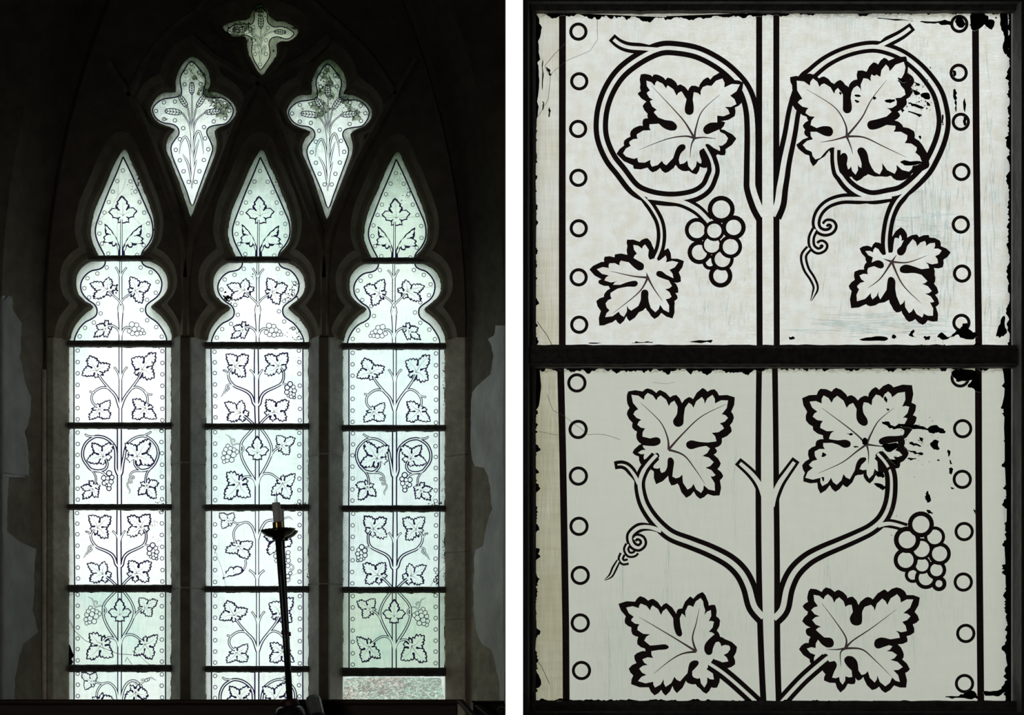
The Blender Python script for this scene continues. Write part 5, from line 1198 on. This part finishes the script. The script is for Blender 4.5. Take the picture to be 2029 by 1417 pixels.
for s in ('880 555 930 550 985 590 1020 570 1030 600 960 610', '1010 570 1160 580 1260 605 1255 620 1130 605', '1250 615 1300 580 1385 620 1380 650 1320 635 1290 650', '1180 680 1215 680 1200 710', '1295 700 1335 700 1330 740 1350 770 1310 775 1270 740', '1100 715 1150 725 1200 750 1110 735', '1095 780 1150 790 1215 805 1190 820 1110 795', '1095 840 1160 845 1110 860', '1405 785 1430 785 1425 830 1412 820', '1425 850 1445 890 1430 890', '1425 925 1450 930 1445 970 1425 960', '1430 1075 1460 1085 1445 1095', '1320 855 1345 855 1335 866', '1235 1110 1250 1110 1275 1180 1245 1195 1228 1150', '1240 1255 1290 1285 1255 1285', '1615 1250 1632 1260 1630 1290', '905 345 930 370 920 395 900 375', '920 445 942 450 930 465', '605 645 655 650 630 662', '650 745 695 748 670 760', '725 690 760 680 765 730 730 735', '410 800 440 820 400 830', '830 960 890 960 900 1000 850 990', '820 1045 900 1060 895 1100 850 1075', '880 740 1000 720 1005 770 930 790', '930 850 1000 860 990 890', '400 1000 420 1000 412 1030'):
    G(P('f', s))
specks(a, P('f', '950 1260')[0], (5, 14), 16, 1.2, rng); specks(a, P('f', '1150 700')[0], (30, 26), 50, 1.2, rng)
G(P('e', '105 160 140 150 135 400 100 440 95 300')); G(P('g', '70 380 95 420 90 800 70 780')); G(P('g', '85 1050 120 1080 145 1160 125 1200 100 1170'))
crack(a, [tuple(x) for x in P('e', '195 330 240 460 340 510 400 560 470 610 520 655 600 650 680 660 780 695')], 0.7); crack(a, [tuple(x) for x in P('e', '130 630 280 660')], 0.6); crack(a, [tuple(x) for x in P('e', '1040 235 1160 248 1215 232')], .5); crack(a, [tuple(x) for x in P('g', '70 920 150 1030 215 1170')], 1.0)
for vx, vy in ((1234, 1150), (1318, 1200), (1325, 1130), (1455, 1000), (1640, 1080), (1630, 1180), (1208, 1320), (1810, 1250), (1990, 1050)):
    streaks(a, vx, vy, 2, 40, 7, 120, math.pi/2, 1.0, rng)
put_pane(win, rect(1056, 718, 2003, 1402), a, (174, 177, 168), [M_GLASS_B, M_GLASS_C], 0.03, paint_y=-0.005, putty=0.9, paint=M_PAINT)
bar(win, 1046, 2012, 688, 731, 'saddle_bar', -0.06, -0.006, 2.2, 60)
bar(win, 1046, 2012, 693, 700, 'lead_strip', -0.066, -0.05, 2.0, 60); bar(win, 1046, 2012, 722, 728, 'lead_strip', -0.066, -0.05, 2.0, 60)
bar(win, 1040, 2014, -12, 28, 'frame_rail', -0.05, -0.006, 2.5, 60); bar(win, 1040, 2014, 1389, 1420, 'frame_rail', -0.05, -0.006, 1.6, 60)
for i, (xa, xb) in enumerate(((1040, 1062),)):
    mb = MB(); rs = []
    for j in range(41):
        y = -10+1440*j/40; w = xb+noise.noise(Vector((y*0.03, 3, 0)))*2
        rs.append([W(xa, y, -0.004), W(xa, y, -0.04), W(w-6, y, -0.046), W(w, y, -0.03), W(w, y, -0.004)])
    mb.rings(rs).build('frame_stile', M_FRAME, win)

# ------------------------------------------------------------------ things in front of and behind the window
def box_rail(name, px0, px1, py0, py1, d0, d1, parent, mat=None):
    a = U(px0, py1, d0); b = U(px1, py0, d0)
    return bevel(MB().box((a.x, d0, a.z), (b.x, d1, b.z)).build(name, mat or M_WOOD, parent), 0.006)
DL = -1.55
rail = empty('altar_rail', U(460, 1470, DL)); tag(rail, 'long dark wooden rail running under the three lancets', 'rail')
def rail_part(nm, *a, **k):
    o = box_rail(nm, *a, **k); o.parent = rail; o.matrix_parent_inverse = rail.matrix_world.inverted(); return o
rail.location = U(460, 1470, DL); bpy.context.view_layer.update()
def to_parent(o, p): o.parent = p; o.location = -p.location; return o
zf = 0.0
def rp(nm, px0, px1, py0, py1, d0, d1, mat=None):
    return to_parent(box_rail(nm, px0, px1, py0, py1, d0, d1, None, mat), rail)
rp('top_moulding', -60, 908, 1386, 1396, DL-0.03, DL+0.12); rp('rail_face', -60, 906, 1395, 1440, DL, DL+0.09); rp('bead', -60, 904, 1395.5, 1398, DL-0.012, DL+0.02)
a = U(-50, 0, DL); b = U(900, 0, DL)
to_parent(MB().box((a.x, DL+0.01, 0.0), (b.x, DL+0.08, U(0, 1439, DL).z)).build('panel', M_WOOD), rail)
rail2 = empty('side_rail', U(970, 1470, DL)); tag(rail2, 'short dark wooden rail below the whitewashed splay beside the daylight gap', 'rail')
def rp2(nm, px0, px1, py0, py1, d0, d1, mat=None): return to_parent(box_rail(nm, px0, px1, py0, py1, d0, d1, None, mat), rail2)
rp2('top_moulding', 934, 1001, 1388.5, 1393, DL+0.25, DL+0.36); rp2('rail_face', 937, 1001, 1392.5, 1440, DL+0.28, DL+0.35, M_FRAME)
a = U(940, 0, DL+0.28); b = U(1000, 0, DL+0.28)
to_parent(MB().box((a.x, DL+0.28, 0.0), (b.x, DL+0.35, U(0, 1439, DL+0.28).z)).build('panel', M_WOOD), rail2)
def brace(label, pts, d, w):
    """slanting batten with a pale highlight painted along its edge, running down to the floor side of the rail"""
    (x0, y0), (x1, y1) = pts
    e = empty('slanted_batten', U(x1, 1440, d)); tag(e, label, 'batten', 'slanted battens at the rail end')
    t = (1440-y0)/(y1-y0); x2 = x0+(x1-x0)*t
    for nm, a0, a1, dd, m in (('batten_body', -w, w, 0.0, M_WOOD), ('edge_highlight', -w*0.62, w*0.28, -0.012, M_EDGE)):
        mb = MB()
        mb.rings([[U(x0+a0, y0+ (2 if nm == 'edge_highlight' else 0), d+dd), U(x0+a1, y0+(2 if nm == 'edge_highlight' else 0), d+dd), U(x0+a1, y0+(2 if nm == 'edge_highlight' else 0), d+0.03), U(x0+a0, y0+(2 if nm == 'edge_highlight' else 0), d+0.03)],
                  [U(x2+a0, 1440, d+dd), U(x2+a1, 1440, d+dd), U(x2+a1, 1440, d+0.03), U(x2+a0, 1440, d+0.03)]])
        o = mb.build(nm, m); to_parent(o, e)
    return e
brace('slanting dark batten with a painted grey highlight at the end of the long rail', ((909, 1386), (936, 1417)), DL-0.08, 8.5)
brace('slanting dark batten with a painted grey highlight below the short side rail', ((943, 1396), (968, 1417)), DL+0.18, 6.5)
def knob(px, py, r, d, label):
    n = 20; c = U(px, py, d); rs = []
    for t in range(9):
        an = math.pi*t/8; rr = r*math.sin(an)+0.001
        rs.append([c+Vector((rr*math.cos(2*math.pi*j/n), -r*0.7*math.cos(an), rr*math.sin(2*math.pi*j/n))) for j in range(n)])
    e = empty('rail_knob', (c.x, c.y, c.z)); tag(e, label, 'knob')
    to_parent(MB().rings(rs).build('knob_ball', M_DARK, None, True), e)
    to_parent(MB().tube([c, c+Vector((0, 0, -0.3))], 0.012, 10).build('knob_post', M_DARK, None, True), e)
    return e
knob(993, 1409, 0.018, DL+0.1, 'dark round knob at the corner next to the daylight gap')

def lathe(prof, c, tilt=None, n=28, lobes=0, amp=0.0):
    """prof: [(radius, height)]; optional scalloped rim on the points flagged by a third value"""
    rs = []
    for p in prof:
        r, h = p[0], p[1]; sc = p[2] if len(p) > 2 else 0
        ring = []
        for j in range(n):
            t = 2*math.pi*j/n; k = sc*abs(math.sin(lobes*t/2)) if lobes else 0
            ring.append(Vector((r*(1+amp*k)*math.cos(t), r*(1+amp*k)*math.sin(t), h+k*amp*0.35*r)))
        rs.append(ring)
    return rs
def candlestick(top, foot, d, s, label, sock=26.0, slim=0.92):
    """top, foot: photo points of the drip pan and of the base; the stick leans a little"""
    base = U(foot[0], foot[1], d); tp = U(top[0], top[1], d)
    e = empty('candlestick', base); tag(e, label, 'candlestick', 'tall candlesticks in front of the window')
    ax = (tp-base); Ln = ax.length; ax.normalize()
    rot = Vector((0, 0, 1)).rotation_difference(ax)
    def put(nm, prof, mat, **kw):
        mb = MB(); mb.rings([[rot @ v for v in r] for r in lathe(prof, None, **kw)])
        o = mb.build(nm, mat, e, True); return o
    R = S*(CAMD+d)/CAMD*s
    put('base_dome', [(0.001, -60*R), (32*R, -60*R), (33*R, -40*R), (31*R, -26*R), (27*R, -16*R), (20*R, -12*R), (17*R, -11*R)], M_POLE)
    put('collar', [(17*R, -12*R), (18*R, -10*R), (18*R, -1*R), (15*R, 3*R), (0.001, 3.5*R)], M_RED)
    put('pole', [(6.6*R*slim, 0), (6.3*R*slim, Ln*0.4), (7.0*R*slim, Ln*0.75), (7.6*R*slim, Ln-8*R)], M_POLE, n=14)
    put('pole_band', [(7.2*R, Ln*0.40), (7.4*R, Ln*0.405), (7.4*R, Ln*0.42), (7.0*R, Ln*0.425)], M_RED, n=14)
    put('neck_plate', [(8*R, Ln-9*R), (12.5*R, Ln-8*R), (12.5*R, Ln-5*R), (8*R, Ln-4*R)], M_DBRASS)
    put('drip_pan', [(6*R, Ln-5.5*R), (16*R, Ln-3.5*R), (25*R, Ln+0.5*R), (31*R, Ln+6*R), (33*R, Ln+11*R, 1), (31.5*R, Ln+11*R, 1), (27*R, Ln+5*R), (16*R, Ln-1*R), (0.001, Ln-2*R)], M_DBRASS, n=96, lobes=24, amp=0.06)
    put('socket', [(10*R, Ln-2*R), (10.4*R, Ln), (9.8*R, Ln+sock*R-1.5*R), (10.4*R, Ln+sock*R), (8.6*R, Ln+sock*R), (8.6*R, Ln+20*R), (0.001, Ln+19.5*R)], M_BRASS, n=32)
    return e, base+ax*(Ln+20*R), ax, R
def candle(p, ax, R, h, r, label, spike):
    e = empty('candle', p); tag(e, label, 'candle', 'white candles')
    rot = Vector((0, 0, 1)).rotation_difference(ax)
    def put(nm, prof, mat, off=(0, 0, 0), n=20):
        mb = MB(); mb.rings([[rot @ (v+Vector(off)) for v in ring] for ring in lathe(prof, None, n=n)]); return mb.build(nm, mat, e, True)
    put('wax_body', [(0.001, 0.001), (r*0.94*R, 0.001), (r*R, h*R*0.5), (r*1.05*R, h*R*0.97), (r*0.92*R, h*R), (r*0.5*R, h*R-0.8*R), (0.001, h*R-1.2*R)], M_WAX)
    put('wick', [(0.5*R, h*R-1.5*R), (0.5*R, h*R+3*R), (0.7*R, h*R+5*R), (0.25*R, h*R+9*R)], M_WICK, (-1.6*R, 0, 0), 8)
    if spike: put('wax_spike', [(1.3*R, h*R-1.5*R), (1.2*R, h*R+6*R), (0.9*R, h*R+16*R), (0.3*R, h*R+24*R)], M_WAX, (1.8*R, 0, 0), 10)
    return e
DC = -1.85
e, p, ax, R = candlestick((551.5, 1061), (574, 1388), DC, 1.0, 'nearer tall black candlestick with scalloped pan, leaning before the middle lancet')
candle(p, ax, R, 45, 8.0, 'taller white candle with a thin wax spike on the nearer candlestick', True)
e, p, ax, R = candlestick((559.5, 1064), (577, 1392), DC+0.22, 0.92, 'farther black candlestick half hidden behind the nearer one', 19.0, 0.6)
candle(p, ax, R, 40, 6.0, 'shorter white candle just behind the taller one', False)

def fluted_lamp(px, py, d, r, L, direction, label):
    c = U(px, py, d); e = empty('spotlight', c); tag(e, label, 'lamp', 'fluted grey spotlights behind the rail')
    ax = Vector(direction).normalized(); rot = Vector((0, 0, 1)).rotation_difference(ax)
    rs = []; n = 48
    for rr, h in ((r*0.55, L), (r*0.8, L*0.96), (r*0.95, L*0.8), (r, 0.0)):
        rs.append([rot @ Vector((rr*(1-0.10*(math.cos(8*2*math.pi*j/n) > 0.55))*math.cos(2*math.pi*j/n), rr*(1-0.10*(math.cos(8*2*math.pi*j/n) > 0.55))*math.sin(2*math.pi*j/n), h)) for j in range(n)])
    MB().rings(rs).build('fluted_housing', M_STEEL, e)
    MB().rings([[rot @ Vector((r*k*math.cos(2*math.pi*j/n), r*k*math.sin(2*math.pi*j/n), h)) for j in range(n)] for k, h in ((0.93, -0.004), (0.96, -0.03), (0.9, -0.035), (0.5, -0.02))]).build('lens_hood', M_DARK, e)
    o = MB().tube([rot @ Vector((0, 0, L*0.5)), Vector((0, 0.02, -0.22))], 0.010, 8).build('bracket', M_DARK, e, True)
    return e
fluted_lamp(627, 1419, DL-0.25, 0.033, 0.088, (-0.22, 0.45, 0.85), 'grey fluted metal spotlight beside the candlestick bases')

# ------------------------------------------------------------------ out of doors
g = MB().box((-9, 0.14, 0.2), (9, 14, 0.3)).build('ground', M_FLOOR)
gm = rough_mat('rough_grass', (0.05, 0.08, 0.03), (0.12, 0.14, 0.06), 3); g.data.materials.clear(); g.data.materials.append(gm)
tag(g, 'rough grass outside the windows', 'ground', kind='structure')
def leaf_mat(name, cols):
    m, nt, ns, b = new_mat(name)
    at = N(nt, 'ShaderNodeAttribute', attribute_name='tone')
    nt.links.new(ramp(nt, at.outputs['Fac'], cols), b.inputs['Base Color'])
    b.inputs['Roughness'].default_value = 0.6
    return m
M_IVY = leaf_mat('ivy_leaves', [(0.0, (0.14, 0.34, 0.20)), (0.3, (0.34, 0.58, 0.42)), (0.55, (0.55, 0.70, 0.58)), (0.8, (0.66, 0.50, 0.46)), (1.0, (0.80, 0.70, 0.62))])
M_TWIG = leaf_mat('dry_stalks', [(0.0, (0.55, 0.42, 0.38)), (1.0, (0.9, 0.8, 0.72))])
rg = random.Random(5)
bank = empty('ivy_bank', (-0.7, 4.6, 0.3)); tag(bank, 'earth bank overgrown with ivy and dry stalks, seen through the clear bottom pane', 'bank')
def slope(x, t):                                     # t 0 foot .. 1 crest
    return Vector((x, 3.6+2.6*t, 0.9+1.75*t+0.05*math.sin(x*5+t*9)))
HX0, HX1 = U(600, 0, 5).x, U(965, 0, 5).x
rs = []
for i in range(21):
    x = HX0+(HX1-HX0)*i/20
    rs.append([Vector((x, 3.6, 0.3))]+[slope(x, t/8) for t in range(9)]+[Vector((x, 6.6, 2.4)), Vector((x, 7.2, 0.3))])
to_parent(MB().rings(rs).build('earth', rough_mat('bank_earth', (0.20, 0.15, 0.12), (0.34, 0.28, 0.22), 12)), bank)
vs, fs, tone = [], [], []
for _ in range(24000):
    x = rg.uniform(HX0, HX1); t = rg.uniform(0.22, 0.85) if rg.random() < 0.9 else rg.uniform(0, 1)
    s = rg.choice((0.006, 0.008, 0.010, 0.013, 0.018))*rg.uniform(0.8, 1.2); cx = (x-HX0)/(HX1-HX0)
    nz = noise.noise(Vector((x*3.5, t*9, 2)))
    tv = min(1, max(0, 0.50-0.45*nz+(-0.2 if cx > 0.55 else 0.12)+rg.gauss(0, 0.16)))
    a = Vector((rg.uniform(-.8, .8), rg.uniform(-1.1, 0.2), rg.uniform(0.3, 1.2))).normalized(); u = a.orthogonal().normalized(); w = a.cross(u)
    an = rg.random()*6.28; u, w = u*math.cos(an)+w*math.sin(an), w*math.cos(an)-u*math.sin(an)
    b = len(vs); p = slope(x, t)+Vector((0, -0.03-rg.random()*0.08, 0.02+rg.random()*0.06))
    vs += [p-u*s, p+w*s*0.55+a*s*0.15, p+u*s*0.35+w*s*0.4, p+u*s*1.1, p+u*s*0.35-w*s*0.4, p-w*s*0.55+a*s*0.15]
    fs.append((b, b+1, b+2, b+3, b+4, b+5)); tone += [tv]*6
iv = mesh_obj('ivy_leaves', vs, fs, M_IVY); to_parent(iv, bank)
iv.data.attributes.new('tone', 'FLOAT', 'POINT').data.foreach_set('value', tone); iv['kind'] = 'stuff'
mb = MB(); tw = []
for _ in range(110):
    x = HX0+(HX1-HX0)*min(1, max(0, rg.gauss(0.42, 0.22))); L = rg.uniform(0.08, 0.40); an = rg.uniform(0, math.pi)
    c = slope(x, rg.uniform(0.3, 0.75))+Vector((0, -0.14-rg.random()*0.06, 0.09)); d = Vector((math.cos(an), 0.3, math.sin(an)*0.7))*L/2; bow = Vector((-d.z, 0, d.x))*rg.uniform(-.5, .5)
    n0 = len(mb.v)
    mb.tube([c-d, c+bow*0.6, c+d], [0.0014, 0.0022, 0.0008], 5); tw += [rg.random()]*(len(mb.v)-n0)
t = mb.build('dry_stalks', M_TWIG); to_parent(t, bank)
t.data.attributes.new('tone', 'FLOAT', 'POINT').data.foreach_set('value', tw); t['kind'] = 'stuff'
